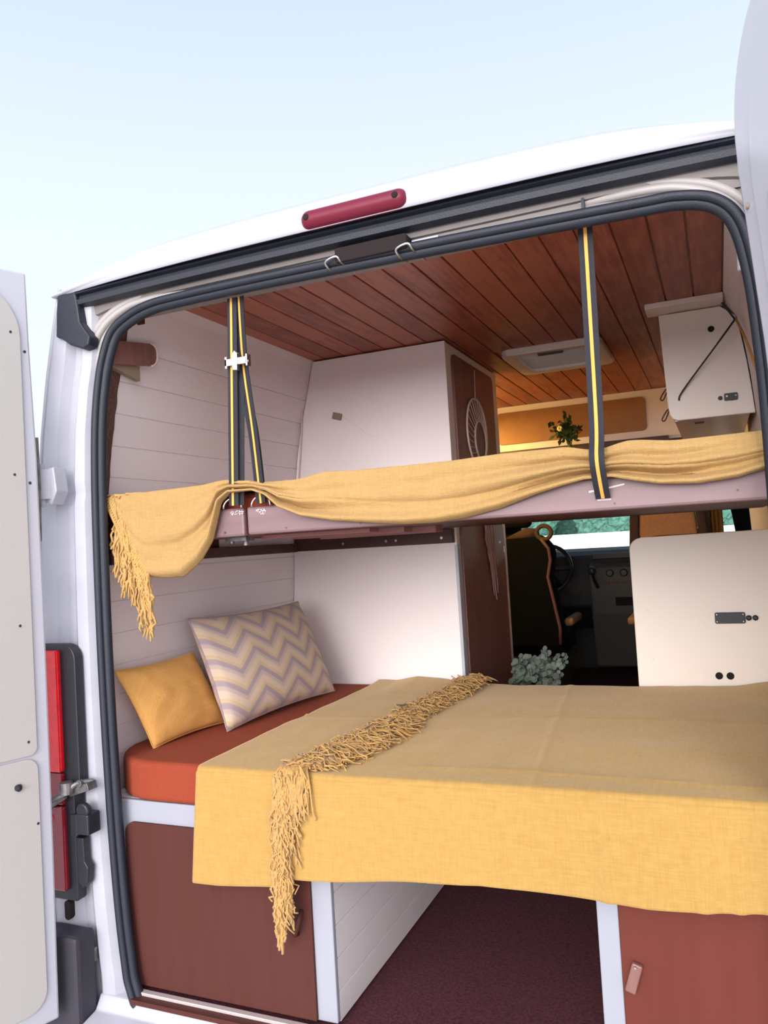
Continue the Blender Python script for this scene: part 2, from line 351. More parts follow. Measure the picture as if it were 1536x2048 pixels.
def sinterp(tab, x):
    if x <= tab[0][0]: return tab[0][1]
    for (a, b), (c, d) in zip(tab, tab[1:]):
        if x <= c:
            t = (x - a) / (c - a); t = t * t * (3 - 2 * t); return b + (d - b) * t
    return tab[-1][1]
def catmull(P, n=8, closed=False):
    P = [Vector(p) for p in P]; N = len(P); R = []
    for i in range(N if closed else N - 1):
        p1 = P[i]; p2 = P[(i + 1) % N]; p0 = P[i - 1] if (closed or i > 0) else p1; p3 = P[(i + 2) % N] if (closed or i + 2 < N) else p2
        for k in range(n):
            t = k / n
            R.append(0.5 * ((2 * p1) + (p2 - p0) * t + (2 * p0 - 5 * p1 + 4 * p2 - p3) * t * t + (3 * p1 - p0 - 3 * p2 + p3) * t ** 3))
    if not closed: R.append(P[-1])
    return R

# ------------------------------------------------------------------ ground
MB().box(-200, 200, -120, 300, -0.75, -0.65).build('ground', 'ground', kind='structure')

# ------------------------------------------------------------------ room shell: lining of the load bay
WX = [(-0.05, 0.885), (0.30, 0.892), (0.58, 0.890), (0.80, 0.878), (0.955, 0.866), (1.20, 0.850), (1.45, 0.825), (1.60, 0.795), (1.72, 0.760), (1.83, 0.735), (1.87, 0.72)]
WXR = [(-0.05, 0.885), (0.30, 0.892), (0.58, 0.890), (0.955, 0.870), (1.20, 0.860), (1.47, 0.850), (1.60, 0.841), (1.72, 0.828), (1.80, 0.812), (1.858, 0.776), (1.87, 0.774)]
def wall_panel(side, y0, y1, seams, z0=-0.02, z1=1.862):
    zs = []
    for k in range(60): zs.append(z0 + (z1 - z0) * k / 59)
    WT = WX if side < 0 else WXR
    prof = [(z, interp(WT, z)) for z in zs if all(abs(z - s_) > 0.004 for s_ in seams)]
    for s_ in seams:
        x = interp(WX, s_); prof += [(s_ - 0.0022, x), (s_ - 0.0012, x + 0.005), (s_ + 0.0012, x + 0.005), (s_ + 0.0022, x)]
    prof.sort(); mb = MB(); n = len(prof)
    vs = []; fs = []
    for y in (y0, y1):
        for z, x in prof: vs.append((side * x, y, z))
    for y in (y0, y1):
        for z, x in prof: vs.append((side * (x + 0.02), y, z))
    for i in range(n - 1):
        fs += [(i, i + 1, n + i + 1, n + i), (2 * n + i, 3 * n + i, 3 * n + i + 1, 2 * n + i + 1), (i, 2 * n + i, 2 * n + i + 1, i + 1), (n + i, n + i + 1, 3 * n + i + 1, 3 * n + i)]
    fs += [(0, n, 3 * n, 2 * n), (n - 1, 3 * n - 1, 4 * n - 1, 2 * n - 1)]
    return mb.add(vs, fs)
seams = [1.704, 1.615, 1.527, 1.438, 1.350, 1.262, 1.174, 1.09, 1.005, 0.915, 0.825, 0.74, 0.655, 0.57]
wall_panel(-1, 0.06, 3.0, seams).build('wall_left', 'wall', kind='structure')
wall_panel(1, 0.05, 2.85, []).build('wall_right', 'wall', kind='structure')
# ceiling boards with open grooves running front to back
mb = MB(); xs = [0.773 - 0.0848 * k for k in range(-1, 20)]
for xa in xs:
    x0 = max(xa - 0.0848 + 0.0025, -0.80); x1 = min(xa - 0.0025, 0.775)
    if x1 <= x0: continue
    if x1 < -0.02 or x0 > 0.325: mb.box(x0, x1, 0.035, 2.90, 1.860, 1.872)
    else: mb.box(x0, x1, 0.035, 1.462, 1.860, 1.872); mb.box(x0, x1, 1.848, 2.90, 1.860, 1.872)
mb.box(-0.82, 0.82, 0.03, 1.462, 1.868, 1.878); mb.box(-0.82, 0.82, 1.848, 2.90, 1.868, 1.878)
mb.box(-0.82, -0.02, 1.462, 1.848, 1.868, 1.878); mb.box(0.325, 0.82, 1.462, 1.848, 1.868, 1.878)
mb.build('ceiling', 'ceil', bevel=0.0015, seg=1, kind='structure')
MB().box(-0.95, 0.95, 0.03, 4.9, -0.03, 0.0).build('floor', 'carpet', kind='structure')
# brown felt edge of the left lining, just inside the door seal
def felt(u, v):
    z = 0.75 + u * 1.10; x = -interp(WX, z) + 0.006; wob = 0.005 * noise.noise((0, 0, z * 30))
    return (x + 0.004 * math.sin(v * math.pi), 0.050 + v * (0.022 * min(1, (z - 0.7) * 1.3) * 1.9 + wob), z)
MB().grid(felt, 60, 3).build('trim_1', 'feltbrown', solid=0.004, kind='structure')

# ------------------------------------------------------------------ the van itself
van = thing('camper_van', 'white panel van with open rear doors, converted into a camper', 'van', (0, 2.4, -0.65))
OX = [(-0.45, 0.99), (0.0, 1.005), (0.5, 1.02), (0.9, 1.02), (1.25, 1.005), (1.45, 0.985), (1.62, 0.955), (1.75, 0.925), (1.862, 0.897)]
def side_out(side):
    zs = [-0.40 + (1.862 + 0.40) * k / 40 for k in range(41)]
    def f(u, v):
        z = zs[round(u * 40)]; y = -0.012 + v * 5.2; x = interp(OX, z)
        if v == 0: x -= 0.012
        return (side * x, y, z)
    return MB().grid(f, 40, 26)
side_out(-1).build('body_side', 'body', van, smooth=True, solid=0.006)
side_out(1).build('body_side', 'body', van, smooth=True, solid=0.006)
# roof skin, rounded down to the rear rim
RPROF = [(-0.034, 0.0), (-0.036, 0.012), (-0.034, 0.028), (-0.026, 0.045), (-0.008, 0.058), (0.03, 0.066), (0.10, 0.076), (0.30, 0.09), (0.8, 0.10), (2.0, 0.10), (3.6, 0.08), (4.1, 0.02)]
def roof(u, v):
    x = -0.897 + 1.794 * u; a = abs(x) / 0.897
    i = v * (len(RPROF) - 1); i0 = min(int(i), len(RPROF) - 2); t = i - i0
    y = RPROF[i0][0] * (1 - t) + RPROF[i0 + 1][0] * t; h = RPROF[i0][1] * (1 - t) + RPROF[i0 + 1][1] * t
    hx = 1 - 0.5 * a ** 3 - 0.5 * max(0, (a - 0.60) / 0.40) ** 1.6
    return (x, y + 0.018 * a ** 3 * (1 - min(1, v * 3)), 1.847 - 0.010 * a ** 3 + (0.012 if v else 0) * (1 - a ** 6) + h * 1.12 * max(hx, 0))
rf_ = MB().grid(roof, 60, 66)
rf_.f = [f for f in rf_.f if not (-0.03 < sum(rf_.v[i][0] for i in f) / 4 < 0.33 and 1.44 < sum(rf_.v[i][1] for i in f) / 4 < 1.86)]
rf_.build('roof_panel', 'body', van, smooth=True, solid=0.004)
# roof front / cab shell
mb = MB()
mb.box(-0.90, 0.90, 3.0, 4.15, 1.90, 1.93)
mb.build('cab_roof', 'body', van)
# rear rubber gutter seal under the rim, with its turned-down left end
def gut(u, v):
    prof = [(0.0, 0.0), (-0.018, -0.002), (-0.022, -0.012), (-0.010, -0.016), (-0.012, -0.026), (-0.020, -0.030), (-0.018, -0.044), (0.006, -0.048), (0.01, 0.0)]
    x = -0.878 + 1.756 * u; q = prof[round(v * (len(prof) - 1))]
    return (x, 0.0 + q[0], 1.851 + q[1] * 0.88 - 0.014 * abs(x) ** 3)
MB().grid(gut, 40, 8).build('roof_edge_seal', 'rubber', van, smooth=False)
mb = MB()
mb.prism([(-0.882, 1.840), (-0.820, 1.842), (-0.812, 1.80), (-0.806, 1.755), (-0.792, 1.735), (-0.775, 1.712), (-0.782, 1.690), (-0.80, 1.682), (-0.845, 1.70), (-0.875, 1.722), (-0.893, 1.728), (-0.888, 1.79)], XZ, -0.022, 0.015)
mb.build('corner_seal_block', 'rubber', van, bevel=0.005)
mb = MB()
mb.prism([(0.882, 1.840), (0.820, 1.842), (0.812, 1.80), (0.806, 1.755), (0.80, 1.735), (0.80, 1.69), (0.845, 1.70), (0.893, 1.728), (0.888, 1.79)], XZ, -0.022, 0.015)
mb.build('corner_seal_block', 'rubber', van, bevel=0.005)

# door seal path (inner edge of the opening, measured)
LIN = [(0.30, 1.746), (0.0, 1.751), (-0.30, 1.754), (-0.50, 1.753), (-0.59, 1.749), (-0.655, 1.733), (-0.705, 1.705), (-0.733, 1.65), (-0.752, 1.58), (-0.768, 1.47), (-0.778, 1.281), (-0.782, 1.0), (-0.781, 0.75), (-0.777, 0.55), (-0.771, 0.37), (-0.761, 0.20), (-0.750, 0.09), (-0.740, 0.03), (-0.71, -0.03), (-0.62, -0.06)]
RIN = [(0.62, -0.06), (0.71, -0.03), (0.745, 0.03), (0.765, 0.15), (0.782, 0.5), (0.795, 1.0), (0.797, 1.30), (0.792, 1.48), (0.783, 1.60), (0.765, 1.685), (0.735, 1.720), (0.68, 1.736), (0.60, 1.739)]
def seal_path(w, dy):
    # offset the inner edge outwards by w
    P = [Vector((x, 0, z)) for x, z in LIN + RIN]; C = Vector((0, 0, 0.9)); R = []
    N = len(P)
    for i, p in enumerate(P):
        d = (P[(i + 1) % N] - P[i - 1]); nrm = Vector((-d.z, 0, d.x)).normalized()
        if nrm.dot(p - C) < 0: nrm = -nrm
        R.append(p + nrm * w + Vector((0, dy, 0)))
    return R
mb = MB()
mb.tube(catmull(seal_path(0.013, 0.014), 8, True), 0.013, 10, closed=True)
mb.tube(catmull(seal_path(0.024, 0.001), 8, True), 0.0105, 8, closed=True)
mb.build('door_seal', 'seal', van, smooth=True)

# painted frame between the seal and the outer skin
def out_edge(side, z): return side * interp(OX, z)
JP = [(0.0, 0.028), (0.12, 0.028), (0.20, 0.004), (0.36, 0.0), (0.46, 0.018), (0.60, 0.020), (0.70, -0.006), (0.86, -0.012), (0.97, -0.012), (1.0, -0.008)]
def seal_x(side, z):
    tab = sorted([(b, abs(a)) for a, b in (LIN if side < 0 else RIN) if b < 1.70 and b > -0.01])
    return side * (interp(tab, z) + 0.030)
def jamb(side):
    def f(u, v):
        z = -0.30 + u * 2.12; i = round(v * (len(JP) - 1)); t, dy = JP[i]
        a = seal_x(side, z); b = out_edge(side, z) + side * -0.008; dy *= 0.85
        if 1.28 < z < 1.31: dy += 0.004
        return (a + (b - a) * t, dy + 0.004, z)
    return MB().grid(f, 70, len(JP) - 1)
jamb(-1).build('door_frame', 'jamb', van, solid=0.004)
jamb(1).build('door_frame', 'jamb', van, solid=0.004)
# header of the frame: stepped pressing, curved at the corners
def header(u, v):
    x = -0.84 + 1.68 * u
    zt = 1.825; zb = 1.768
    a = max(0, (abs(x) - 0.62) / 0.22); zb -= 0.075 * a ** 2
    prof = [(0.0, 0.002), (0.12, 0.012), (0.45, 0.016), (0.50, 0.028), (0.80, 0.030), (0.86, 0.020), (1.0, 0.020)]
    t, dy = prof[round(v * 6)]
    return (x, dy, zt + (zb - zt) * t)
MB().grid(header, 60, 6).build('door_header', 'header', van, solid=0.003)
MB().prism(rrect(-0.052, 1.768, 0.125, 1.802, 0.006), XZ, -0.014, 0.03).build('latch_recess', 'hole', van, bevel=0.003)
MB().box(-0.115, -0.055, 0.012, 0.022, 1.782, 1.787).build('header_lip', 'jamb', van); MB().box(0.128, 0.19, 0.012, 0.022, 1.786, 1.791).build('header_lip', 'jamb', van)
MB().box(0.50, 0.506, 0.008, 0.022, 1.765, 1.80).build('header_weld_seam', 'rubber', van)
# upper door corner pressings in pale paint
for sd in (-1, 1):
    mb = MB()
    for q, (rr, dy) in enumerate(((0.0, 0.004), (0.022, -0.002), (0.044, 0.006))):
        P = [(sd * (0.845 - rr * 1.3), dy + 0.018, 1.60), (sd * (0.828 - rr), dy + 0.018, 1.68), (sd * (0.785 - rr), dy + 0.018, 1.745 - rr * 0.2), (sd * (0.72 - rr), dy + 0.018, 1.785 - rr * 0.4), (sd * 0.62, dy + 0.020, 1.805 - rr * 0.65), (sd * 0.44, dy + 0.040, 1.812 - rr * 0.65)]
        mb.tube(catmull(P, 8), 0.010, 8)
    mb.build('corner_pressing', 'cornerp', van, smooth=True)
# back wall of the frame so no daylight leaks between lining and skin
for sd in (-1, 1):
    mb = MB()
    mb.grid(lambda u, v: (sd * (interp(WX if sd < 0 else WXR, -0.3 + 2.15 * u) * (1 - v) + interp(OX, -0.3 + 2.15 * u) * v), 0.055, -0.3 + 2.15 * u), 30, 1)
    mb.build('pillar_return', 'jamb', van, solid=0.004)
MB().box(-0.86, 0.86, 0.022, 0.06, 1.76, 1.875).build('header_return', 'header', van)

# sill, threshold and bumper
mb = MB(); mb.prism([(-0.16, -0.22), (0.03, -0.22), (0.03, -0.006), (0.0, -0.010), (-0.020, -0.040), (-0.07, -0.050), (-0.15, -0.06), (-0.16, -0.09)], lambda a, b, d: (d, a, b), -0.86, 0.86)
mb.build('rear_sill', 'body', van, bevel=0.004)
MB().box(-0.75, 0.75, -0.012, 0.024, -0.012, 0.000).build('threshold_board', 'brownh', van)
MB().box(-0.745, 0.75, 0.010, 0.026, 0.000, 0.008).build('threshold_strip', 'alu', van, bevel=0.001)
for sd in (-1, 1):
    mb = MB(); mb.prism(rrect(0.86, -0.45, 1.01, 0.165 if sd < 0 else 0.165, (0, 0, 0.03, 0.0)), lambda a, b, d: (sd * a, d, b), -0.075, -0.005)
    mb.build('bumper_corner', 'bumper', van, bevel=0.012)
MB().box(-0.87, 0.87, -0.26, -0.15, -0.45, -0.12).build('rear_bumper', 'bumper', van, bevel=0.02)
mb = MB(); mb.prism(rrect(-0.955, 0.175, -0.935, 0.225, 0.009), XZ, -0.016, -0.0); mb.build('frame_slot', 'hole', van)

# tail lights
for sd in (-1, 1):
    f = (lambda s_: (lambda a, b, d: (s_ * a, d, b)))(sd)
    tl = MB().prism(rrect(0.868, 0.53, 1.010, 0.905, (0.006, 0.004, 0.004, 0.04), 8) , f, -0.030, 0.0)
    tl.prism(rrect(0.890, 0.235, 1.010, 0.531, (0.01, 0.004, 0.0, 0.0)), f, -0.030, 0.0)
    tl = tl.build('tail_light', 'plastic', van, bevel=0.003, label='black tail light housing')
    MB().prism(rrect(0.918, 0.57, 1.004, 0.890, 0.006), f, -0.044, -0.028).build('light_lens', 'red_lens', tl, bevel=0.004, label='bright red light lens')
    MB().prism(rrect(0.918, 0.485, 1.004, 0.568, 0.006), f, -0.041, -0.028).build('light_lens', 'red_dark', tl, bevel=0.004)
    MB().prism(rrect(0.918, 0.262, 1.004, 0.483, 0.008), f, -0.043, -0.028).build('light_lens', 'red_dark', tl, bevel=0.004)
    mb = MB()
    mb.lathe((sd * 0.960, -0.046, 0.452), [(0.0, -0.002), (0.008, 0.0), (0.010, 0.004)], 12, 'y'); mb.build('lamp_bulb', 'red_lens', tl)

# third brake light on the roof rim
bl = MB()
def brk(u, v):
    x = -0.121 + 0.264 * u; a = v * math.pi; e_ = min(1, min(u, 1 - u) / 0.085); e_ = math.sqrt(max(0, 1 - (1 - e_) ** 2))
    zc = 1.870
    return (x, -0.028 - 0.026 * math.sin(a) * max(e_, 0.0), zc + 0.023 * math.cos(a) * max(e_, 0.02))
bl.grid(brk, 48, 14)
bl = bl.build('brake_light', 'brake', van, smooth=True, label='faded red high brake light')
for x, zz in ((-0.099, 1.871), (0.119, 1.872)):
    MB().lathe((x, -0.054, zz), [(0.0055, -0.002), (0.0075, 0.0), (0.0075, 0.004)], 16, 'y').build('screw_hole', 'hole', bl)

# hinge, check arm and latch blocks on the left frame
hg = MB(); hg.prism([(-0.925, 1.37), (-0.888, 1.375), (-0.88, 1.31), (-0.90, 1.275), (-0.925, 1.285)], XZ, -0.055, -0.012)
hg.tube([(-0.925, -0.06, 1.27), (-0.925, -0.06, 1.385)], 0.010, 10)
hg.obox((-0.918, -0.075, 1.33), (0.5, 0.86, 0), (-0.86, 0.5, 0), (0, 0, 1), 0.030, 0.006, 0.04)
hg.build('door_hinge', 'jamb', van, bevel=0.004)
hg = MB(); hg.lathe((-0.895, -0.05, 0.52), [(0.018, 0), (0.018, 0.03), (0.006, 0.032)], 16, 'z'); hg.tube(catmull([(-0.842, -0.01, 0.545), (-0.87, -0.04, 0.545), (-0.90, -0.055, 0.52), (-0.93, -0.08, 0.505)], 5), 0.007, 8)
hg.obox((-0.868, -0.022, 0.528), (0.95, 0, 0.3), (0, 1, 0), (-0.3, 0, 0.95), 0.035, 0.016, 0.010)
hg.lathe((-0.862, -0.042, 0.545), [(0.010, 0), (0.010, 0.012), (0.004, 0.014)], 12, 'y')
hg.build('door_check_arm', 'worn_metal', van, bevel=0.001)
hg = MB(); hg.box(-0.875, -0.832, -0.045, 0.0, 0.415, 0.468); hg.box(-0.905, -0.880, -0.035, 0.0, 0.405, 0.462); hg.lathe((-0.855, -0.03, 0.475), [(0.020, -0.012), (0.022, 0.0), (0.012, 0.012)], 14, 'y')
hg.build('latch_striker', 'plastic', van, bevel=0.004)
hg = MB(); hg.prism([(-0.895, 0.40), (-0.868, 0.40), (-0.866, 0.34), (-0.855, 0.325), (-0.860, 0.285), (-0.875, 0.27), (-0.895, 0.285)], XZ, -0.028, -0.004); hg.build('frame_bracket', 'plastic', van, bevel=0.003)
MB().box(-0.882, -0.862, -0.016, 0.0, 0.075, 0.112).build('rubber_stop', 'worn_metal', van, bevel=0.003)
hg = MB(); hg.tube(catmull([(-0.985, -0.052, 0.468), (-0.95, -0.05, 0.485), (-0.90, -0.05, 0.512)], 5), 0.006, 6); hg.build('check_link', 'worn_metal', van)

# rear doors, both swung open past ninety degrees
def door(px, py, dx, dy, edge, ztop, rtop, zbot, side):
    """edge: [(z, s)] hinge-edge profile; returns slab outline and mapping"""
    D = Vector((dx, dy, 0)).normalized(); Nn = Vector((-D.y, D.x, 0)) * (1 if side > 0 else -1)   # towards the inner face
    if Nn.x * (-side) < 0: Nn = -Nn
    def mp_(s_, z, d): return Vector((px, py, 0)) + D * s_ + Nn * d + Vector((0, 0, z))
    return mp_
LD = door(-0.893, -0.100, -0.35, -0.94, None, 0, 0, 0, -1)
outl = [(0.004, -0.02), (0.0, 0.4), (-0.002, 1.0), (0.0, 1.4), (0.008, 1.70), (0.010, 1.878), (0.90, 1.885), (0.90, -0.02)]
dl = MB().prism(outl, LD, -0.055, 0.0).build('rear_door', 'body', van, bevel=0.006, label='left rear door, swung open')
pan = MB().prism(rrect(0.034, 0.645, 0.86, 1.845, (0.02, 0.02, 0.1, 0.14), 10), LD, 0.0, 0.006)
pan = pan.build('door_lining', 'cream', dl, bevel=0.001, label='cream door lining')
MB().prism(rrect(0.034, 0.02, 0.86, 0.638, (0.05, 0.05, 0.02, 0.03), 8), LD, 0.0, 0.006).build('door_lining', 'cream', dl, bevel=0.001)
mb = MB()
for s_, z in ((0.058, 1.715), (0.062, 1.35), (0.064, 0.97), (0.055, 0.68), (0.040, 0.475)):
    MB().lathe(LD(s_, z, 0.0065), [(0.0035, -0.001), (0.0035, 0.001)], 8, 'x').build('lining_screw', 'screw', dl)
for s_, z in ((0.022, 1.67), (0.022, 1.33)):
    MB().lathe(LD(s_, z, 0.0005), [(0.004, -0.002), (0.004, 0.001)], 8, 'x').build('rubber_plug', 'screw', dl)
mb = MB(); c = LD(0.085, 0.575, 0.008); mb.lathe(c, [(0.008, -0.004), (0.009, 0.004), (0.004, 0.008)], 12, 'x'); mb.build('lining_clip', 'plastic', dl)
mb = MB(); mb.tube([LD(-0.004, 1.45 + 0.0, -0.01), LD(-0.006, 1.32, -0.012), LD(-0.002, 1.18, -0.01)], 0.004, 6); mb.build('edge_rubber', 'worn_metal', dl)

RD = door(0.7735, -0.287, 0.35, -0.94, None, 0, 0, 0, 1)
cr_, zt_ = 0.19, 1.898
outl = [(0.075, -0.02), (0.075, 0.9), (0.072, 1.10), (0.047, 1.38), (0.020, 1.555), (0.003, 1.66), (0.0, 1.71)]
for k in range(1, 11):
    a = math.radians(180 - 90 * k / 10); outl.append((0.165 + 0.165 * math.cos(a), 1.71 + (zt_ - 1.71) * math.sin(a)))
outl += [(0.92, 1.905), (0.92, -0.02)]
dr = MB().prism(outl, RD, -0.055, 0.0).build('rear_door', 'body', van, bevel=0.008, seg=3, label='right rear door, swung open')
inner = [(0.12, 0.02), (0.12, 1.1), (0.085, 1.45), (0.060, 1.62)]
for k in range(0, 9):
    a = math.radians(180 - 90 * k / 8); inner.append((0.19 + 0.13 * math.cos(a), 1.67 + 0.15 * math.sin(a)))
inner += [(0.86, 1.82), (0.86, 0.02)]
MB().prism(inner, RD, -0.004, 0.005).build('door_pressing', 'body', dr, bevel=0.004)
MB().prism(rrect(0.115, 1.18, 0.80, 1.60, 0.03), RD, 0.004, 0.009).build('door_lining', 'trimwhite', dr, bevel=0.002)
mb = MB(); mb.lathe(RD(0.036, 1.595, 0.0), [(0.0045, -0.004), (0.0045, 0.001)], 10, 'x'); mb.build('door_screw', 'stickgrey', dr)
mb = MB(); mb.tube([(0.99, -0.02, 1.33), (0.93, -0.17, 1.33), RD(0.08, 1.33, -0.03)], 0.012, 8); mb.build('door_hinge', 'jamb', van)
# small hooks hanging from the header above the bed
def hook(x, z, lab):
    mb = MB()
    P = [(x - 0.012, 0.030, z - 0.012), (x - 0.018, -0.004, z - 0.008), (x - 0.018, -0.018, z + 0.004), (x + 0.010, -0.020, z + 0.010), (x + 0.017, -0.006, z - 0.002), (x + 0.024, 0.050, z - 0.008)]
    mb.tube(catmull(P, 5), 0.0028, 8)
    return tag(mb.build('steel_hook', 'metal', smooth=False), lab, 'hook', 'steel hooks on the door header')
hook(-0.055, 1.770, 'bent steel hook on the door header, below the left half of the brake light')
hook(0.120, 1.764, 'bent steel hook on the door header, below the right end of the black latch recess')

# ------------------------------------------------------------------ upper bunk
bunk = thing('bunk_platform', 'mauve-brown fold-up bunk platform hung from black straps across the van', 'bed', (0, 0.6, 1.16))
MB().box(-0.372, 0.84, 0.060, 0.082, 1.163, 1.233).build('front_board', 'mauve', bunk, bevel=0.006)
MB().box(-0.80, -0.382, 0.062, 0.082, 1.161, 1.233).build('front_board', 'mauve', bunk, bevel=0.006)
MB().box(-0.370, 0.84, 0.082, 1.10, 1.163, 1.180).build('bunk_base', 'brownh', bunk)
mb = MB()
for k, y in enumerate((0.14, 0.24, 0.36, 0.50, 0.66, 0.82, 0.98)):
    mb.box(-0.835, -0.372, y, y + 0.07, 1.166, 1.180)
mb.build('slat_panel', 'slat', bunk)
mb = MB()
for k in range(3): mb.box(-0.42 + 0.03 * k, -0.10 + 0.05 * k, 0.20 + 0.11 * k, 0.26 + 0.11 * k, 1.152 - 0.004 * k, 1.164)
mb.build('under_slat', 'slat', bunk, bevel=0.002)
mb = MB(); mb.tube([(-0.46, 0.12, 1.163), (-0.46, 0.12, 1.145)], 0.007, 8); mb.tube([(-0.43, 0.14, 1.163), (-0.43, 0.14, 1.138)], 0.008, 8); mb.box(-0.475, -0.41, 0.11, 0.15, 1.150, 1.160); mb.build('hinge_bracket', 'worn_metal', bunk)
for x, lab in ((-0.405, 0), (-0.322, 1)):
    P = [(x + 0.027 * math.cos(a), 0.058 - 0.010 * abs(math.cos(a)), 1.232 + 0.027 * math.sin(a)) for a in [math.pi * k / 12 for k in range(13)]]
    MB().tube(P, 0.0027, 8).build('steel_ring', 'metal', bunk, smooth=True)
def scuff(cx, cz, n, y, sx, sz, nm='scuff_mark'):
    mb = MB()
    for k in range(n):
        a = random.uniform(0, 6.28); r = random.uniform(0, 1) ** 0.5; x = cx + sx * r * math.cos(a); z = cz + sz * r * math.sin(a)
        w = random.uniform(0.001, 0.004); h = random.uniform(0.0008, 0.002)
        mb.prism([(x - w, z - h * .6), (x + w * .3, z - h), (x + w, z), (x, z + h)], XZ, y, y + 0.001)
    return mb.build(nm, 'scuff', bunk)
scuff(-0.400, 1.221, 34, 0.0592, 0.022, 0.006); scuff(-0.330, 1.219, 26, 0.0592, 0.014, 0.008)
MB().box(0.484, 0.512, 0.0585, 0.061, 1.184, 1.188).build('strap_slot', 'scuff', bunk)
mb = MB(); mb.prism([(0.468, 1.206), (0.50, 1.210), (0.54, 1.216), (0.54, 1.213), (0.50, 1.206), (0.468, 1.202)], XZ, 0.0592, 0.0605); mb.build('scratch', 'scuff', bunk)
for x, z in ((-0.06, 1.173), (0.518, 1.176), (0.75, 1.185), (-0.44, 1.173), (-0.26, 1.174)): MB().lathe((x, 0.0598, z), [(0.0026, -0.0005), (0.0026, 0.001)], 8, 'y').build('board_screw', 'screw', bunk)

mt = MB(); mt.box(-0.785, 0.84, 0.086, 1.09, 1.181, 1.272)
tag(mt.build('bunk_mattress', 'orange', bevel=0.02, seg=4, smooth=True), 'rust-orange foam mattress on the upper bunk, mostly hidden under the yellow throw', 'mattress')

# wooden rails carrying the bunk
mb = MB(); mb.box(-0.835, -0.178, 1.100, 1.127, 1.108, 1.160)
r1 = tag(mb.build('support_rail', 'darkbrown', bevel=0.002), 'dark brown rail screwed across the white wardrobe side, under the upper bunk', 'rail')
for x in (-0.62, -0.44, -0.40, -0.22): MB().lathe((x, 1.0995, 1.128), [(0.005, -0.001), (0.005, 0.002)], 8, 'y').build('rail_screw', 'metal', r1)
rb = thing('rail_bracket', 'stacked dark brown blocks on the left wall holding the bunk, behind the yellow fringe', 'bracket', (-0.83, 0.3, 1.106))
MB().box(-0.858, -0.815, 0.066, 1.09, 1.106, 1.140).build('ledger', 'darkbrown', rb, bevel=0.002)
MB().box(-0.846, -0.800, 0.085, 0.13, 1.140, 1.215).build('block', 'brown', rb, bevel=0.002)
MB().box(-0.843, -0.838, 0.086, 0.60, 1.140, 1.286).build('backing_board', 'brown', rb)
MB().box(-0.846, -0.838, 0.068, 0.085, 1.215, 1.262).build('worn_block', 'scuff', rb, bevel=0.002)
MB().box(-0.845, -0.79, 0.070, 0.14, 1.268, 1.288).build('top_block', 'brown', rb, bevel=0.002)

# ------------------------------------------------------------------ cloth on the upper bunk
XR1, XR2 = -0.365, 0.492
BOT = [(-0.775, 1.285), (-0.765, 1.245), (-0.745, 1.19), (-0.70, 1.10), (-0.675, 1.072), (-0.62, 1.066), (-0.565, 1.068), (-0.51, 1.105), (-0.47, 1.155), (-0.455, 1.195), (-0.435, 1.250), (-0.40, 1.272), (-0.33, 1.272), (-0.295, 1.258), (-0.26, 1.226), (-0.20, 1.200), (-0.12, 1.184), (-0.02, 1.172), (0.06, 1.164), (0.13, 1.163), (0.20, 1.169), (0.28, 1.184), (0.36, 1.208), (0.42, 1.222), (0.465, 1.230), (0.52, 1.230), (0.56, 1.220), (0.61, 1.209), (0.68, 1.204), (0.75, 1.210), (0.84, 1.232)]
TOP = [(-0.775, 1.292), (-0.60, 1.297), (-0.50, 1.298), (-0.42, 1.303), (-0.36, 1.297), (-0.30, 1.288), (-0.22, 1.288), (-0.13, 1.300), (-0.05, 1.296), (0.15, 1.296), (0.30, 1.300), (0.42, 1.300), (0.492, 1.288), (0.56, 1.300), (0.65, 1.292), (0.84, 1.294)]
def throw(u, v):
    x = -0.775 + 1.61 * u; zt = sinterp(TOP, x); zb = interp(BOT, x)
    # v 0..0.25 lies on the mattress, 0.25..0.3 turns over the edge, rest hangs
    w = 1 - v
    hang = max(0.0, (v - 0.28) / 0.72)
    g = math.exp(-((x - XR2) / 0.10) ** 2) + math.exp(-((x - XR1) / 0.09) ** 2)
    g1 = math.exp(-((x - XR2) / 0.35) ** 2) + 0.85 * math.exp(-((x - XR1) / 0.26) ** 2)
    fold = 0.0
    if hang > 0:
        k = hang
        # ridges converging on the gathers, swags in between
        fold = 0.017 * g1 * (math.sin(k * 15.0 + 0.8 * math.sin(x * 9)) * min(1, k * 3)) * (0.35 + 0.65 * k)
        fold += 0.006 * math.sin(k * 9 + x * 7.0) * k
        fold += 0.010 * math.sin(math.pi * min(1, k)) * (1 - 0.6 * g)
        fold -= 0.008 * g1 * math.exp(-((k - 0.60 - 0.05 * math.sin(x * 6)) / 0.035) ** 2) + 0.005 * g1 * math.exp(-((k - 0.80) / 0.025) ** 2)
        fold += 0.004 * noise.noise((x * 12, k * 5, 3.1))
        z = zt + (zb - zt) * k
        y = 0.050 - fold - 0.006 - 0.004 * g
        if k > 0.97: y += 0.006
        # a rounded roll at the hem
        y -= 0.008 * math.exp(-((k - 0.93) / 0.06) ** 2)
        y = min(y, 0.0555)
    else:
        t = v / 0.28; y = 0.75 + (0.055 - 0.75) * t; z = zt - 0.004 + 0.008 * noise.noise((x * 6, y * 6, 1)) * t
        if t > 0.93: z = zt - 0.002
        if t < 0.9: z = max(min(z, 1.295), 1.280)
    return (x, y, z)
ub = MB().grid(throw, 300, 90, uv=True).build('yellow_throw', 'mustard_t', smooth=True, solid=0.004)
tag(ub, 'mustard throw gathered along the front of the upper bunk, fringed at its left end', 'blanket')
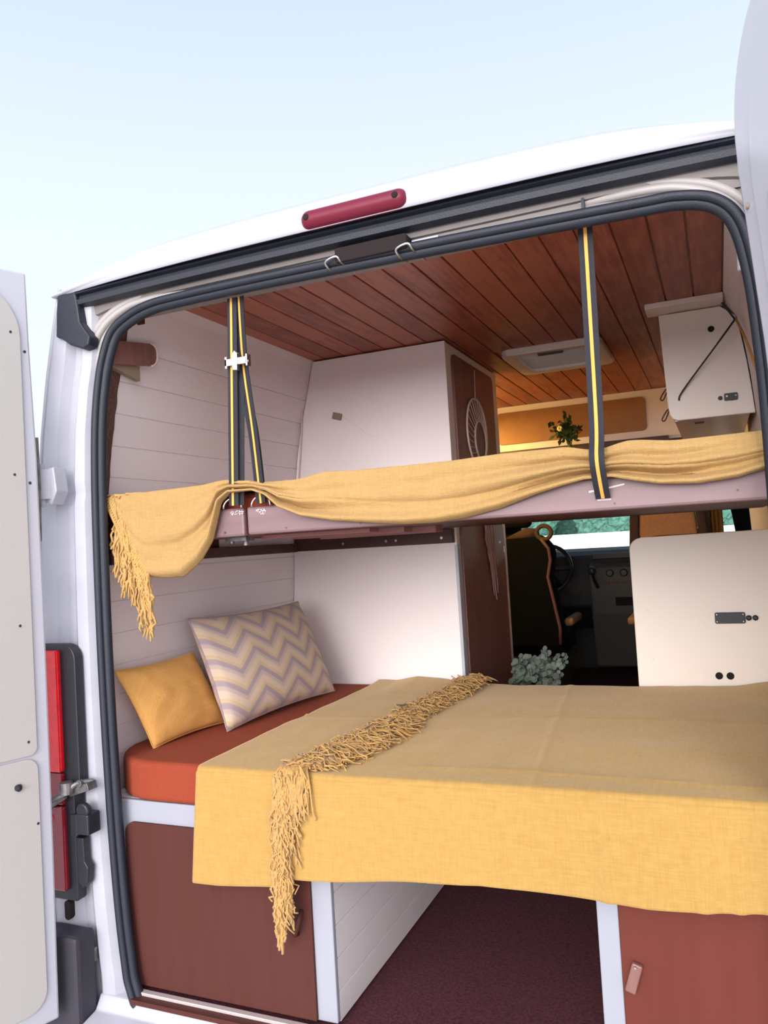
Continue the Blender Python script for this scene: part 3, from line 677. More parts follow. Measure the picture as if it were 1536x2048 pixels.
def strand(mb, p0, p1, r, wig, n=10, sag=None, seed=0):
    p0 = Vector(p0); p1 = Vector(p1); P = []
    for k in range(n + 1):
        t = k / n; p = p0.lerp(p1, t)
        if sag: p = sag(p, t)
        p += Vector((noise.noise((seed, t * 6, 0)), noise.noise((seed, t * 6, 7)), noise.noise((seed, t * 6, 13)) * 0.6)) * wig * min(1, t * 3)
        P.append(p)
    mb.tube(P, r, 5)
fr = MB()
for k in range(120):   # fringe hung from the slanting left hem
    t = random.random() ** 0.9; x0 = -0.772 + 0.10 * t; z0 = 1.286 - 0.205 * t
    L = random.uniform(0.10, 0.19)
    x1 = x0 + random.uniform(-0.022, 0.016) + 0.01 * t; 
    if x1 < -0.79: x1 = -0.785
    strand(fr, (x0 + random.uniform(-0.004, 0.008), 0.040 + random.uniform(-0.008, 0.004), z0), (x1, 0.038 + random.uniform(-0.014, 0.004), z0 - L), random.uniform(0.0022, 0.0036), 0.016, 10, seed=k * 1.7)
for k in range(34):    # knotted net next to the hem
    t = k / 33; x0 = -0.774 + 0.105 * t; z0 = 1.290 - 0.21 * t
    for q in range(2):
        fr.tube(catmull([(x0, 0.036, z0), (x0 - 0.008 - 0.012 * q, 0.030, z0 - 0.012), (x0 - 0.004 - 0.010 * q, 0.034, z0 - 0.026 - 0.01 * q)], 3), 0.0034, 5)
for k in range(26):
    x0 = -0.775 + 0.10 * random.random(); strand(fr, (x0, 0.05, 1.293), (x0 - 0.03 + random.uniform(-0.01, 0.03), 0.045 + random.uniform(-0.015, 0.05), 1.288 + random.uniform(-0.015, 0.008)), 0.003, 0.012, 6, seed=k + 300)
for k in range(22):
    strand(fr, (-0.690 + random.uniform(-0.02, 0.012), 0.038, 1.10), (-0.663 + random.uniform(-0.014, 0.006), 0.036, 0.925 + random.uniform(0, 0.09)), 0.0034, 0.012, 12, seed=k + 500)
fr.build('fringe', 'yarn', ub, smooth=True, kind='stuff')

# ------------------------------------------------------------------ straps
def strap_part(mbb, mbs, P, wd, w=0.0262, st=0.006, off=0.0):
    mbb.band(P, wd, w, 0.0022)
    Q = [Vector(p) + Vector((off, -0.0016, 0)) for p in P]; mbs.band(Q, wd, st, 0.0012)
s1 = thing('ratchet_strap', 'forked black and yellow strap with steel buckle, tied to two rings on the bunk', 'strap', (-0.36, 0.045, 1.23))
mbb = MB(); mbs = MB()
A = [(-0.371, 0.046, 1.79), (-0.376, 0.044, 1.66), (-0.384, 0.040, 1.45), (-0.393, 0.038, 1.238)]
B = [(-0.371 + 0.02, 0.048, 1.79), (-0.350, 0.050, 1.60), (-0.330, 0.046, 1.42), (-0.312, 0.038, 1.238)]
B2 = [(-0.366, 0.056, 1.60), (-0.352, 0.058, 1.50), (-0.335, 0.056, 1.40), (-0.318, 0.046, 1.238)]
A2 = [(-0.366, 0.055, 1.79), (-0.366, 0.054, 1.60), (-0.375, 0.050, 1.40), (-0.382, 0.046, 1.238)]
strap_part(mbb, mbs, catmull(A, 6), (1, 0.1, 0), off=-0.002); strap_part(mbb, mbs, catmull(B, 6), (1, -0.25, 0), off=-0.002)
strap_part(mbb, mbs, catmull(B2, 6), (1, 0.5, 0)); mbb.band(catmull(A2, 6), (1, 0.1, 0), 0.0262, 0.0022)
mbb.build('webbing', 'black', s1); mbs.build('webbing_stripe', 'stripe', s1)
mb = MB(); mb.box(-0.394, -0.330, 0.030, 0.036, 1.586, 1.604); mb.box(-0.394, -0.388, 0.030, 0.048, 1.580, 1.610); mb.box(-0.333, -0.328, 0.030, 0.048, 1.580, 1.610)
mb.prism([(-0.366, 1.572), (-0.352, 1.570), (-0.350, 1.612), (-0.358, 1.620), (-0.366, 1.610)], XZ, 0.020, 0.032)
mb.tube([(-0.396, 0.036, 1.592), (-0.326, 0.036, 1.592)], 0.004, 8)
mb.build('buckle', 'metal', s1, bevel=0.001)
s2 = thing('ratchet_strap', 'single black strap with yellow centre stripe, holding the right half of the bunk', 'strap', (0.496, 0.03, 1.188))
mbb = MB(); mbs = MB()
strap_part(mbb, mbs, catmull([(0.499, 0.052, 1.80), (0.498, 0.045, 1.60), (0.497, 0.030, 1.35), (0.496, 0.004, 1.27), (0.4965, 0.022, 1.225), (0.497, 0.052, 1.188)], 6), (1, 0, 0), w=0.030, st=0.007)
mbb.build('webbing', 'black', s2); mbs.build('webbing_stripe', 'stripe', s2)

# ------------------------------------------------------------------ wardrobe
wr = thing('wardrobe', 'tall white wardrobe with brown side doors, reaching the ceiling', 'wardrobe', (-0.5, 1.5, 0.0))
mb = MB()
pf = [(-interp(WX, z) + 0.003, z) for z in [0.005 + (1.855 - 0.005) * k / 24 for k in range(25)]]
mb.prism([(-0.172, 0.005)] + pf + [(-0.172, 1.855)], XZ, 1.130, 1.150)
mb.build('side_panel', 'white', wr, bevel=0.0015)
mb = MB(); mb.box(-0.78, -0.19, 1.150, 1.86, 0.01, 1.855); mb.box(-0.192, -0.176, 1.148, 1.862, 0.005, 1.855)
mb.build('carcass', 'white', wr)
MB().prism(rrect(1.205, 1.190, 1.765, 1.822, 0.03), YZ, -0.178, -0.166).build('upper_door', 'sidebrown', wr, bevel=0.002)
MB().prism(rrect(1.180, 0.04, 1.790, 1.172, 0.02), YZ, -0.178, -0.166).build('lower_door', 'sidebrown', wr, bevel=0.002)
MB().box(-0.182, -0.170, 1.128, 1.172, 0.3, 1.10).build('edge_strip', 'jamb', wr, bevel=0.002)
mb = MB(); c = Vector((-0.627, 1.126, 1.626)); ca, sa = math.cos(-0.30), math.sin(-0.30)
mb.obox(c, (ca, 0, sa), (0, 1, 0), (-sa, 0, ca), 0.020, 0.004, 0.013); mb.build('turn_catch', 'stickgrey', wr, bevel=0.003)
mb = MB(); mb.tube(catmull([(-0.600, 1.128, 1.62), (-0.54, 1.128, 1.575), (-0.50, 1.128, 1.54), (-0.46, 1.128, 1.53)], 5), 0.0008, 5); mb.build('scratch_line', 'offwhite', wr)
mb = MB()
mb.tube(catmull([(-0.735, 1.118, 1.80), (-0.752, 1.112, 1.785), (-0.742, 1.118, 1.77), (-0.760, 1.112, 1.755), (-0.77, 1.12, 1.72), (-0.79, 1.122, 1.55), (-0.81, 1.122, 1.40)], 5), 0.0028, 6)
mb.build('cable', 'ivory', wr)
MB().box(-0.176, -0.160, 1.70, 1.712, 1.09, 1.10).build('door_catch', 'metal', wr); MB().box(-0.176, -0.165, 1.772, 1.784, 1.05, 1.075).build('door_catch', 'metal', wr)

# dreamcatcher hanging on the wardrobe door
dc = thing('dreamcatcher', 'round crocheted dreamcatcher with long tassel hanging on the brown wardrobe door', 'dreamcatcher', (-0.155, 1.55, 0.88))
XD = -0.158
def circ(cy, cz, r, n=40): return [(XD, cy + r * math.cos(2 * math.pi * k / n), cz + r * math.sin(2 * math.pi * k / n)) for k in range(n)]
MB().tube(circ(1.445, 1.543, 0.138), 0.0042, 8, closed=True).build('outer_ring', 'ivory', dc, smooth=True)
MB().tube(circ(1.490, 1.515, 0.080), 0.0040, 8, closed=True).build('inner_ring', 'ivory', dc, smooth=True)
mb = MB()
for k in range(26):
    a = 2 * math.pi * k / 26
    mb.tube([(XD, 1.445 + 0.138 * math.cos(a), 1.543 + 0.138 * math.sin(a)), (XD, 1.490 + 0.080 * math.cos(a), 1.515 + 0.080 * math.sin(a))], 0.0017, 5)
mb.build('web_thread', 'ivory', dc)
MB().tube([(XD, 1.457, 1.801), (XD, 1.447, 1.680)], 0.0018, 6).build('hanging_cord', 'ivory', dc)
mb = MB()
for k in range(30):
    y0 = 1.405 + 0.005 * k; zz = 1.405 - 0.0 * k; d = abs(y0 - 1.50); L = 0.53 - d * 2.6 + random.uniform(-0.03, 0.03)
    strand(mb, (XD, y0, zz), (XD + random.uniform(-0.002, 0.008), 1.545 + (y0 - 1.48) * 0.9 + random.uniform(-0.008, 0.008), zz - L), 0.0028, 0.006, 10, seed=k + 40)
mb.build('tassel', 'pinkyarn', dc, smooth=True, kind='stuff')
mb = MB()
for k in range(12):
    a = k * 0.5; mb.tube(circ(1.44 + 0.012 * (k % 6), 1.398 - 0.012 * (k // 6), 0.007, 10), 0.0018, 5, closed=True)
mb.build('crochet_band', 'ivory', dc)

# upper left wooden catch board on the wall
pg = thing('wooden_catch_board', 'short brown board with rounded pale-edged end, high on the left wall', 'board', (-0.785, 0.16, 1.67))
o = [(a, b + a * 0.15) for a, b in rrect(0.022, 1.639, 0.206, 1.703, (0, 0.026, 0.026, 0), 8)]
MB().prism(o, YZ, -0.752, -0.742).build('board', 'sidebrown', pg)
MB().tube([(-0.741, a, b) for a, b in o[1:-1]], 0.0028, 6).build('pale_edge', 'ivory', pg)
mb = MB(); mb.prism([(0.03, 1.640), (0.145, 1.618), (0.145, 1.660), (0.03, 1.650)], YZ, -0.772, -0.755); mb.build('shadow_wedge', 'stickgrey', pg)  # grey wedge shaped as the shadow below the board
mb = MB(); mb.lathe((-0.748, 0.209, 1.702), [(0.0035, -0.004), (0.0035, 0.004)], 8, 'x'); mb.build('pin', 'screw', pg)
mb = MB(); mb.prism([(0.09, 1.800), (0.135, 1.800), (0.135, 1.772), (0.120, 1.778)], YZ, -0.745, -0.720)
tag(mb.build('wooden_wedge', 'brown', bevel=0.002), 'small dark wooden wedge in the top left corner under the ceiling', 'wedge')

# ------------------------------------------------------------------ roof hatch
ht = thing('roof_hatch', 'off-white framed skylight in the brown plank ceiling', 'skylight', (0.15, 1.66, 1.85))
def ring_prism(mb, o, i, z0, z1):
    n = len(o); vs = [(a, b, z) for z in (z0, z1) for a, b in o] + [(a, b, z) for z in (z0, z1) for a, b in i]; fs = []
    for k in range(n):
        j = (k + 1) % n
        fs += [(k, j, n + j, n + k), (2 * n + k, 3 * n + k, 3 * n + j, 2 * n + j), (k, 2 * n + k, 2 * n + j, j), (n + k, n + j, 3 * n + j, 3 * n + k)]
    return mb.add(vs, fs)
mb = MB(); ring_prism(mb, rrect(-0.045, 1.44, 0.350, 1.87, 0.04), rrect(0.005, 1.49, 0.300, 1.82, 0.025), 1.832, 1.862); ring_prism(mb, rrect(-0.02, 1.46, 0.325, 1.85, 0.03), rrect(0.005, 1.49, 0.300, 1.82, 0.025), 1.862, 1.975); mb.build('hatch_frame', 'offwhite', ht, bevel=0.006)
MB().prism(rrect(0.003, 1.488, 0.302, 1.822, 0.02), XY, 1.846, 1.850).build('hatch_pane', 'frost', ht)
MB().prism(rrect(-0.06, 1.42, 0.365, 1.89, 0.05), XY, 1.972, 1.990).build('hatch_dome', 'frost', ht, bevel=0.005)
mb = MB(); mb.box(0.10, 0.20, 1.470, 1.485, 1.824, 1.834); mb.build('hatch_handle', 'dashgrey', ht, bevel=0.003)

# batten + hanging cupboard on the right
tag(MB().box(0.535, 0.775, 1.110, 1.225, 1.842, 1.860).build('ceiling_batten', 'offwhite', bevel=0.002), 'whitish batten screwed to the ceiling above the hanging cupboard', 'batten')
oc = thing('hanging_cupboard', 'cream hanging cupboard under the ceiling on the right, with black switch plate', 'cupboard', (0.70, 1.5, 1.47))
def rwall(z): return interp(WXR, z) - 0.003
o = [(0.615, 1.474)]
for k in range(1, 7):
    pass
o = [(0.612, 1.474), (rwall(1.47), 1.474), (rwall(1.55), 1.55), (rwall(1.65), 1.65), (rwall(1.75), 1.75), (rwall(1.80), 1.800), (0.765, 1.838), (0.572, 1.838)]
o += [(0.582, 1.52), (0.586, 1.495), (0.596, 1.480)]
MB().prism(o, XZ, 1.200, 1.216).build('end_panel', 'offwhite', oc, bevel=0.003)
MB().box(0.60, 0.83, 1.216, 1.92, 1.474, 1.486).build('bottom_panel', 'bluegrey', oc)
MB().box(0.595, 0.606, 1.216, 1.92, 1.486, 1.842).build('front_door', 'brown', oc, bevel=0.002)
MB().box(0.607, 0.81, 1.90, 1.92, 1.486, 1.842).build('end_board', 'white', oc)
MB().lathe((0.733, 1.1985, 1.766), [(0.010, -0.002), (0.010, 0.004)], 20, 'y').build('round_hole', 'hole', oc)
sw = MB().prism(rrect(0.757, 1.522, 0.798, 1.546, 0.004), XZ, 1.193, 1.201).build('switch_plate', 'plastic', oc, bevel=0.001)
for x, r in ((0.765, 0.0032), (0.792, 0.0022)): MB().lathe((x, 1.192, 1.536), [(r, -0.002), (r, 0.002)], 10, 'y').build('indicator', 'whitepl', sw)
MB().lathe((0.779, 1.191, 1.526), [(0.005, -0.003), (0.006, 0.003)], 12, 'y').build('switch_knob', 'plastic', sw)
MB().lathe((0.745, 1.196, 1.533), [(0.003, -0.002), (0.007, 0.0), (0.007, 0.005)], 16, 'y').build('round_socket', 'dashgrey', oc)
mb = MB()
for z, y in ((1.60, 1.23), (1.53, 1.235)):
    mb.tube(catmull([(0.592, y, z), (0.575, y - 0.02, z - 0.018), (0.560, y - 0.03, z - 0.045), (0.566, y - 0.03, z - 0.052), (0.574, y - 0.025, z - 0.040), (0.585, y - 0.01, z - 0.01)], 5), 0.0022, 6)
mb.build('cord_loop', 'darkbrown', oc)
MB().box(0.66, 0.69, 1.30, 1.315, 1.4705, 1.476).build('cable_clip', 'plastic', oc)
el = MB()
P = [(0.618, 1.193, 1.540), (0.633, 1.188, 1.572), (0.745, 1.135, 1.697), (0.803, 1.075, 1.757)]
el.tube(catmull(P, 6), [0.0028] * 13 + [0.0032] * 6, 7)
el.tube(catmull([(0.803, 1.075, 1.757), (0.768, 1.19, 1.852)], 4), 0.003, 7)
tag(el.build('elastic_cord', 'plastic', smooth=True), 'thin black elastic cord stretched diagonally across the cream cupboard end', 'cord')
el = MB(); el.tube(catmull([(0.806, 1.065, 1.752), (0.819, 0.93, 1.67), (0.828, 0.83, 1.60), (0.836, 0.77, 1.54)], 6), 0.004, 7)
tag(el.build('wall_cable', 'curtain', smooth=True), 'yellowish cable running down the right wall beside the cream cupboard', 'cable')

# ------------------------------------------------------------------ overhead cab shelf and its flowers
cs = thing('cab_locker', 'white overhead locker across the cab with long brown door, lit yellow', 'cupboard', (0.05, 2.85, 1.60))
MB().box(-0.80, 0.80, 2.80, 2.82, 1.60, 1.858).build('front_panel', 'white', cs)
MB().prism(rrect(-0.425, 1.640, 0.395, 1.822, 0.025), XZ, 2.790, 2.802).build('locker_door', 'tan', cs, bevel=0.002)
MB().box(-0.80, 0.50, 2.775, 2.81, 1.560, 1.600).build('front_lip', 'darkbrown', cs)
MB().box(-0.80, 0.80, 2.81, 3.6, 1.56, 1.585).build('locker_floor', 'darkbrown', cs)
MB().box(0.41, 0.80, 2.815, 2.83, 1.36, 1.60).build('side_board', 'white', cs)
MB().box(-0.30, 0.20, 2.56, 2.80, 1.500, 1.515).build('vase_ledge', 'darkbrown', cs)
fl = thing('flower_vase', 'small green glass vase with dark leaves and a pale flower, under the cab locker', 'vase', (0.01, 2.66, 1.515))
MB().lathe((0.012, 2.62, 1.515), [(0.024, 0), (0.030, 0.01), (0.030, 0.035), (0.012, 0.060), (0.010, 0.075), (0.013, 0.080)], 20).build('vase', 'gglass', fl, smooth=True)
mb = MB(); mk = MB()
for k in range(130):
    c = Vector((0.002 + random.gauss(0, 0.034), 2.62 + random.gauss(0, 0.03), 1.668 + random.gauss(0, 0.030)))
    a = Vector((random.gauss(0, 1), random.gauss(0, 1), random.gauss(0, 1))).normalized(); b = a.orthogonal().normalized(); r = random.uniform(0.012, 0.024)
    mb.add([c - a * r, c + b * r * 0.6, c + a * r, c - b * r * 0.6], [(0, 1, 2, 3)])
for k in range(9): mb.tube([(0.012, 2.62, 1.57), (0.0 + random.gauss(0, 0.03), 2.62 + random.gauss(0, 0.02), 1.67)], 0.0018, 5)
mb.build('foliage', 'leafd', fl, solid=0.0012, kind='stuff')
mk = MB()
for k in range(7):
    a = 2 * math.pi * k / 7; mk.lathe((-0.028 + 0.009 * math.cos(a), 2.580, 1.672 + 0.009 * math.sin(a)), [(0.002, -0.005), (0.008, 0.0), (0.004, 0.006)], 8, 'y')
mk.build('flower', 'petal', fl, smooth=True)

# ------------------------------------------------------------------ kitchen block behind the bed (white end panel)
kt = thing('kitchen_unit', 'cream kitchen unit end panel behind the bed, with black socket strip', 'cabinet', (0.66, 1.5, 0.0))
MB().prism([(0.430, 0.03), (0.870, 0.03), (0.870, 1.095)] + [(0.470, 1.089)] + [(0.470 + 0.040 * math.cos(a), 1.049 + 0.040 * math.sin(a)) for a in [math.radians(90 + 15 * k) for k in range(0, 7)]], XZ, 1.130, 1.148).build('end_panel', 'offwhite', kt, bevel=0.003)
MB().box(0.445, 0.86, 1.148, 2.30, 0.0, 1.060).build('carcass', 'brown', kt)
MB().box(0.435, 0.87, 1.148, 2.32, 1.060, 1.080).build('worktop', 'brownh', kt, bevel=0.003)
sp = MB().prism(rrect(0.679, 0.801, 0.768, 0.836, 0.005), XZ, 1.120, 1.131).build('socket_strip', 'plastic', kt, bevel=0.0015)
for x, z in ((0.685, 0.830), (0.762, 0.830), (0.685, 0.807), (0.762, 0.807)): MB().lathe((x, 1.1195, z), [(0.0016, -0.001), (0.0016, 0.001)], 8, 'y').build('strip_screw', 'metal', sp)
for x in (0.778, 0.797): MB().lathe((x, 1.124, 0.8175), [(0.004, -0.003), (0.0085, -0.001), (0.0085, 0.007)], 18, 'y').build('round_switch', 'plastic', kt)
for x in (0.679, 0.712): MB().lathe((x, 1.1275, 0.6335), [(0.0115, 0.0), (0.0115, 0.004)], 20, 'y').build('cable_hole', 'hole', kt)
for x, z in ((0.470, 0.760), (0.838, 0.76)) + ((0.480, 0.685), (0.505, 0.85)):
    if x < 0.49 or x > 0.8: MB().lathe((0.4725 if z > 0.7 else 0.478, 1.128, z if z < 0.7 else 0.845), [(0.0035, -0.002), (0.0045, 0.003)], 12, 'y').build('screw_cap', 'whitepl', kt) if x < 0.6 else None

# ------------------------------------------------------------------ lower bed: storage boxes, mattress, blanket
lc = thing('storage_cabinet', 'white-framed bed box on the left with a large brown door, under the rust mattress', 'cabinet', (-0.5, 0.5, 0.0))
mb = MB(); o = rrect(-0.824, 0.008, -0.185, 0.484, (0, 0, 0, 0.012), 4)
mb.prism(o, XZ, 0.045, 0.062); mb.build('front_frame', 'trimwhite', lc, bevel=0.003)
dd = MB().prism(rrect(-0.786, 0.010, -0.236, 0.429, (0.004, 0.004, 0.015, 0.03), 8), XZ, 0.036, 0.046).build('door', 'brown', lc, bevel=0.0015)
mb = MB(); mb.tube(catmull([(-0.262, 0.036, 0.262), (-0.258, 0.016, 0.255), (-0.262, 0.012, 0.235), (-0.272, 0.018, 0.215), (-0.276, 0.036, 0.208)], 5), 0.006, 8); mb.build('handle', 'brown', dd, smooth=True)
# boarded side towards the walkway
zs = [0.003, 0.0735, 0.150, 0.2265, 0.303, 0.380, 0.484]; mb = MB()
for a, b in zip(zs, zs[1:]): mb.box(-0.198, -0.186, 0.062, 1.128, a + 0.0012, b - 0.0012)
mb.box(-0.202, -0.190, 0.062, 1.128, 0.003, 0.484); mb.build('side_boards', 'white', lc, bevel=0.0012, seg=1)
MB().box(-0.86, -0.20, 0.062, 1.128, 0.470, 0.484).build('top_panel', 'white', lc)
rc = thing('storage_cabinet', 'bed box at lower right with white post, red-brown door and small wooden turn handle', 'cabinet', (0.66, 0.5, 0.0))
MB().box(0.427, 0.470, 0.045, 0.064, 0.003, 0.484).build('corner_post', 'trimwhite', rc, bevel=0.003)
MB().box(0.430, 0.442, 0.064, 1.128, 0.003, 0.484).build('side_panel', 'white', rc)
MB().box(0.445, 0.87, 0.064, 1.128, 0.470, 0.484).build('top_panel', 'white', rc)
d2 = MB().box(0.4705, 0.865, 0.044, 0.060, 0.003, 0.478).build('door', 'reddoor', rc, bevel=0.0015)
ha = Vector((0.30, 0, 0.954)); hb = Vector((0.954, 0, -0.30))
mb = MB(); mb.obox((0.4935, 0.036, 0.228), hb, (0, 1, 0), ha, 0.0105, 0.006, 0.030); mb.build('turn_handle', 'sidebrown', d2, bevel=0.003)
mb = MB(); mb.lathe((0.498, 0.029, 0.251), [(0.0025, -0.001), (0.0035, 0.001)], 10, 'y'); mb.build('handle_screw', 'metal', d2)
tag(MB().box(-0.186, 0.430, 0.07, 1.126, 0.466, 0.484).build('bed_slab', 'darkbrown'), 'dark bed board bridging the gap between the two storage boxes', 'board')

o = [(0.865, 0.034), (0.865, 1.122)]
o += [(-0.872, 1.122), (-0.885, 0.9), (-0.884, 0.30)]
for k in range(1, 9):
    a = math.radians(180 + 90 * k / 8); o.append((-0.694 + 0.190 * math.cos(a), 0.224 + 0.190 * math.sin(a)))
mb = MB().prism(o, XY, 0.486, 0.590)
tag(mb.build('mattress', 'orange', bevel=0.016, seg=4, smooth=False), 'rust-orange covered mattress on the lower bed, filling the van\'s width', 'mattress')

HEM = [(-0.54, 0.318), (-0.45, 0.318), (-0.38, 0.322), (-0.315, 0.328), (-0.27, 0.352), (-0.187, 0.360), (-0.05, 0.372), (0.13, 0.390), (0.20, 0.396), (0.344, 0.392), (0.538, 0.390), (0.715, 0.400), (0.86, 0.41)]
BACKZ = [(-0.52, 0.606), (-0.44, 0.604), (-0.40, 0.612), (-0.35, 0.620), (-0.26, 0.612), (-0.17, 0.598), (0.0, 0.594), (0.43, 0.596), (0.72, 0.602), (0.86, 0.622)]
def bed(u, v):
    x = -0.515 + 1.375 * u
    ze = 0.598 + 0.004 * min(1, max(0, (x + 0.1) / 0.3))
    NV = v
    if v < 0.55:
        t = v / 0.55; y = 1.118 + (0.012 - 1.118) * t; zb = interp(BACKZ, x)
        z = zb * max(0, 1 - t * 5) + ze * min(1, t * 5)
        wr_ = 0.0035 * noise.noise((x * 3.2, y * 7, 0)) + 0.002 * noise.noise((x * 14, y * 10, 5))
        cre = 0.004 * math.exp(-((y - (0.085 + 0.012 * math.sin(x * 5))) / 0.007) ** 2) * min(1, max(0, (x + 0.2) * 4)) + 0.0035 * math.exp(-((y - (0.60 + 0.04 * math.sin(x * 3))) / 0.008) ** 2) + 0.0025 * math.exp(-((x - 0.32 + 0.1 * y) / 0.01) ** 2)
        z = max(z + wr_ * min(1, (1 - t) * 6) + cre, 0.5935)
        # left border relaxes outwards a little
        xx = x - 0.006 * math.sin(y * 5) * max(0, 1 - u * 8)
        return (xx, y, z)
    elif v < 0.60:
        a = (v - 0.55) / 0.05 * math.pi / 2; r = 0.012
        return (x, 0.012 - r * math.sin(a), ze - r + r * math.cos(a))
    else:
        t = (v - 0.60) / 0.40; zh = interp(HEM, x) ; z0 = ze - 0.012; z = z0 + (zh - z0) * t
        fold = 0.006 * t * math.sin(x * 16 + 1.2 + 0.6 * math.sin(x * 4)) + 0.005 * t * noise.noise((x * 5, z * 3, 9))
        pl = 0.006 * t * (math.exp(-((x - 0.46) / 0.012) ** 2) + math.exp(-((x - 0.64) / 0.015) ** 2) + math.exp(-((x - 0.70) / 0.012) ** 2) + math.exp(-((x - 0.755) / 0.012) ** 2))
        y = 0.0 - 0.004 - 0.010 * t * 0.5 + fold - pl
        xx = x - 0.020 * t * max(0, 1 - u * 6)
        if t > 0.985: y += 0.002
        return (xx, y, z)
lb = MB().grid(bed, 220, 260, uv=True).build('yellow_blanket', 'mustard', smooth=True, solid=0.004)
tag(lb, 'woven mustard blanket over the lower bed, front hem hanging, fringed band across it', 'blanket')
fr = MB()
for k in range(1250):   # tassels lying on the bed, pointing right
    t = random.random(); y0 = 0.01 + 1.09 * t; x0 = -0.272 + 0.095 * t + random.uniform(-0.008, 0.012)
    L = random.uniform(0.05, 0.135) * (0.85 + 0.5 * math.exp(-((t - 0.25) / 0.18) ** 2)); an = random.uniform(-1.0, 0.45)
    x1 = x0 + L * math.cos(an); y1 = y0 + L * math.sin(an); h = random.uniform(0.004, 0.022)
    if y1 < 0.012: y1 = 0.012 + random.random() * 0.01
    zb_ = 0.612 if t > 0.9 else 0.604
    strand(fr, (x0, y0, zb_), (x1, y1, zb_ + 0.002), random.uniform(0.0014, 0.0024), 0.030, 9, sag=lambda p, q, h=h: Vector((p.x, p.y, p.z + h * math.sin(math.pi * q))), seed=k * 0.77)
for k in range(330):   # tassels at the front edge, hanging
    z0 = random.uniform(0.37, 0.606); f_ = (z0 - 0.35) / 0.25
    x0 = -0.272 + random.uniform(-0.012, 0.014) - 0.008 * (1 - f_)
    right = random.random() < 0.30 and z0 > 0.54
    L = random.uniform(0.08, 0.16); x1 = x0 + (random.uniform(0.02, 0.055) if right else random.uniform(-0.020, 0.018)); y0 = -0.012 - random.uniform(0, 0.012)
    strand(fr, (x0, y0, z0), (x1, y0 - random.uniform(-0.004, 0.006), max(z0 - L, 0.235)), random.uniform(0.0016, 0.0027), 0.018, 9, seed=k * 1.31 + 900)
for k in range(26):
    x0 = -0.285 + random.uniform(-0.018, 0.006)
    strand(fr, (x0 + 0.004, -0.018 - random.uniform(0, 0.01), 0.38), (-0.286 + random.uniform(-0.012, 0.008), -0.020, 0.185 + random.uniform(0, 0.07)), 0.0032, 0.010, 12, seed=k + 1500)
for k in range(16):
    x0 = -0.262 + random.uniform(-0.006, 0.008)
    strand(fr, (x0, -0.018, 0.38), (-0.262 + random.uniform(-0.008, 0.008), -0.018, 0.262 + random.uniform(0, 0.05)), 0.0032, 0.010, 10, seed=k + 1700)
for k in range(150):
    x0 = -0.262 + random.uniform(-0.018, 0.050); y0 = random.uniform(0.015, 0.07); x1 = x0 + random.uniform(-0.006, 0.022); zl = random.uniform(0.47, 0.57) + (x0 + 0.262) * 0.5
    P = catmull([(x0 - 0.01, y0, 0.606), (x0, 0.012, 0.611), (x1, -0.014, 0.596), (x1 + random.uniform(-0.008, 0.008), -0.016 - random.uniform(0, 0.008), zl + 0.03), (x1 + random.uniform(-0.014, 0.014), -0.016 - random.uniform(0, 0.006), zl)], 3)
    P = [p + Vector((noise.noise((k * 1.3, i * 0.5, 2)) * 0.006, 0, 0)) for i, p in enumerate(P)]
    fr.tube(P, random.uniform(0.0016, 0.0026), 5)
fr.build('fringe', 'yarn', lb, smooth=True, kind='stuff')

# ------------------------------------------------------------------ cushions
def cushion(name, c00, c10, c01, c11, thick, m, lab, cat='cushion'):
    """corners: bottom-front, bottom-back, top-front, top-back"""
    c00, c10, c01, c11 = map(Vector, (c00, c10, c01, c11)); nr = (c10 - c00).cross(c01 - c00).normalized()
    if nr.x < 0: nr = -nr
    mb = MB(); N = 44
    def P(u, v, s_):
        a, b = 2 * u - 1, 2 * v - 1
        pu = 0.5 + 0.5 * a * (1 - 0.055 * (1 - b * b)); pv = 0.5 + 0.5 * b * (1 - 0.075 * (1 - a * a))
        p = (c00 * (1 - pu) + c10 * pu) * (1 - pv) + (c01 * (1 - pu) + c11 * pu) * pv
        h = (max(0, 1 - a * a) * max(0, 1 - b * b)) ** 0.42
        w = 0.004 * noise.noise((u * 5, v * 5, s_ * 3)) + 0.003 * math.sin(9 * (a + b)) * max(0, abs(a * b) - 0.3)
        return p + nr * s_ * (thick / 2 * h + w * min(1, h * 2))
    def uvm(i): return i
    mb.grid(lambda u, v: P(u, v, 1), N, N, uv=True); mb.grid(lambda u, v: P(u, v, -1), N, N, uv=True, flip=True)
    o = mb.build(name, m, smooth=True)
    # seam cord
    rim = [P(k / 20, 0, 1) for k in range(20)] + [P(1, k / 20, 1) for k in range(20)] + [P(1 - k / 20, 1, 1) for k in range(20)] + [P(0, 1 - k / 20, 1) for k in range(20)]
    MB().tube(rim, 0.0022, 6, closed=True).build('seam', m, o, smooth=True)
    return tag(o, lab, cat)
cushion('yellow_cushion', (-0.775, 0.150, 0.590), (-0.745, 0.470, 0.592), (-0.842, 0.085, 0.815), (-0.838, 0.430, 0.815), 0.075, 'ypillow', 'plain ochre yellow cushion leaning on the white boarded wall at the mattress corner')
cushion('chevron_cushion', (-0.665, 0.345, 0.594), (-0.605, 0.935, 0.599), (-0.810, 0.375, 0.925), (-0.735, 0.930, 0.925), 0.13, 'chevron', 'larger cushion with beige, yellow and mauve zigzag pattern, propped on the lower bed')

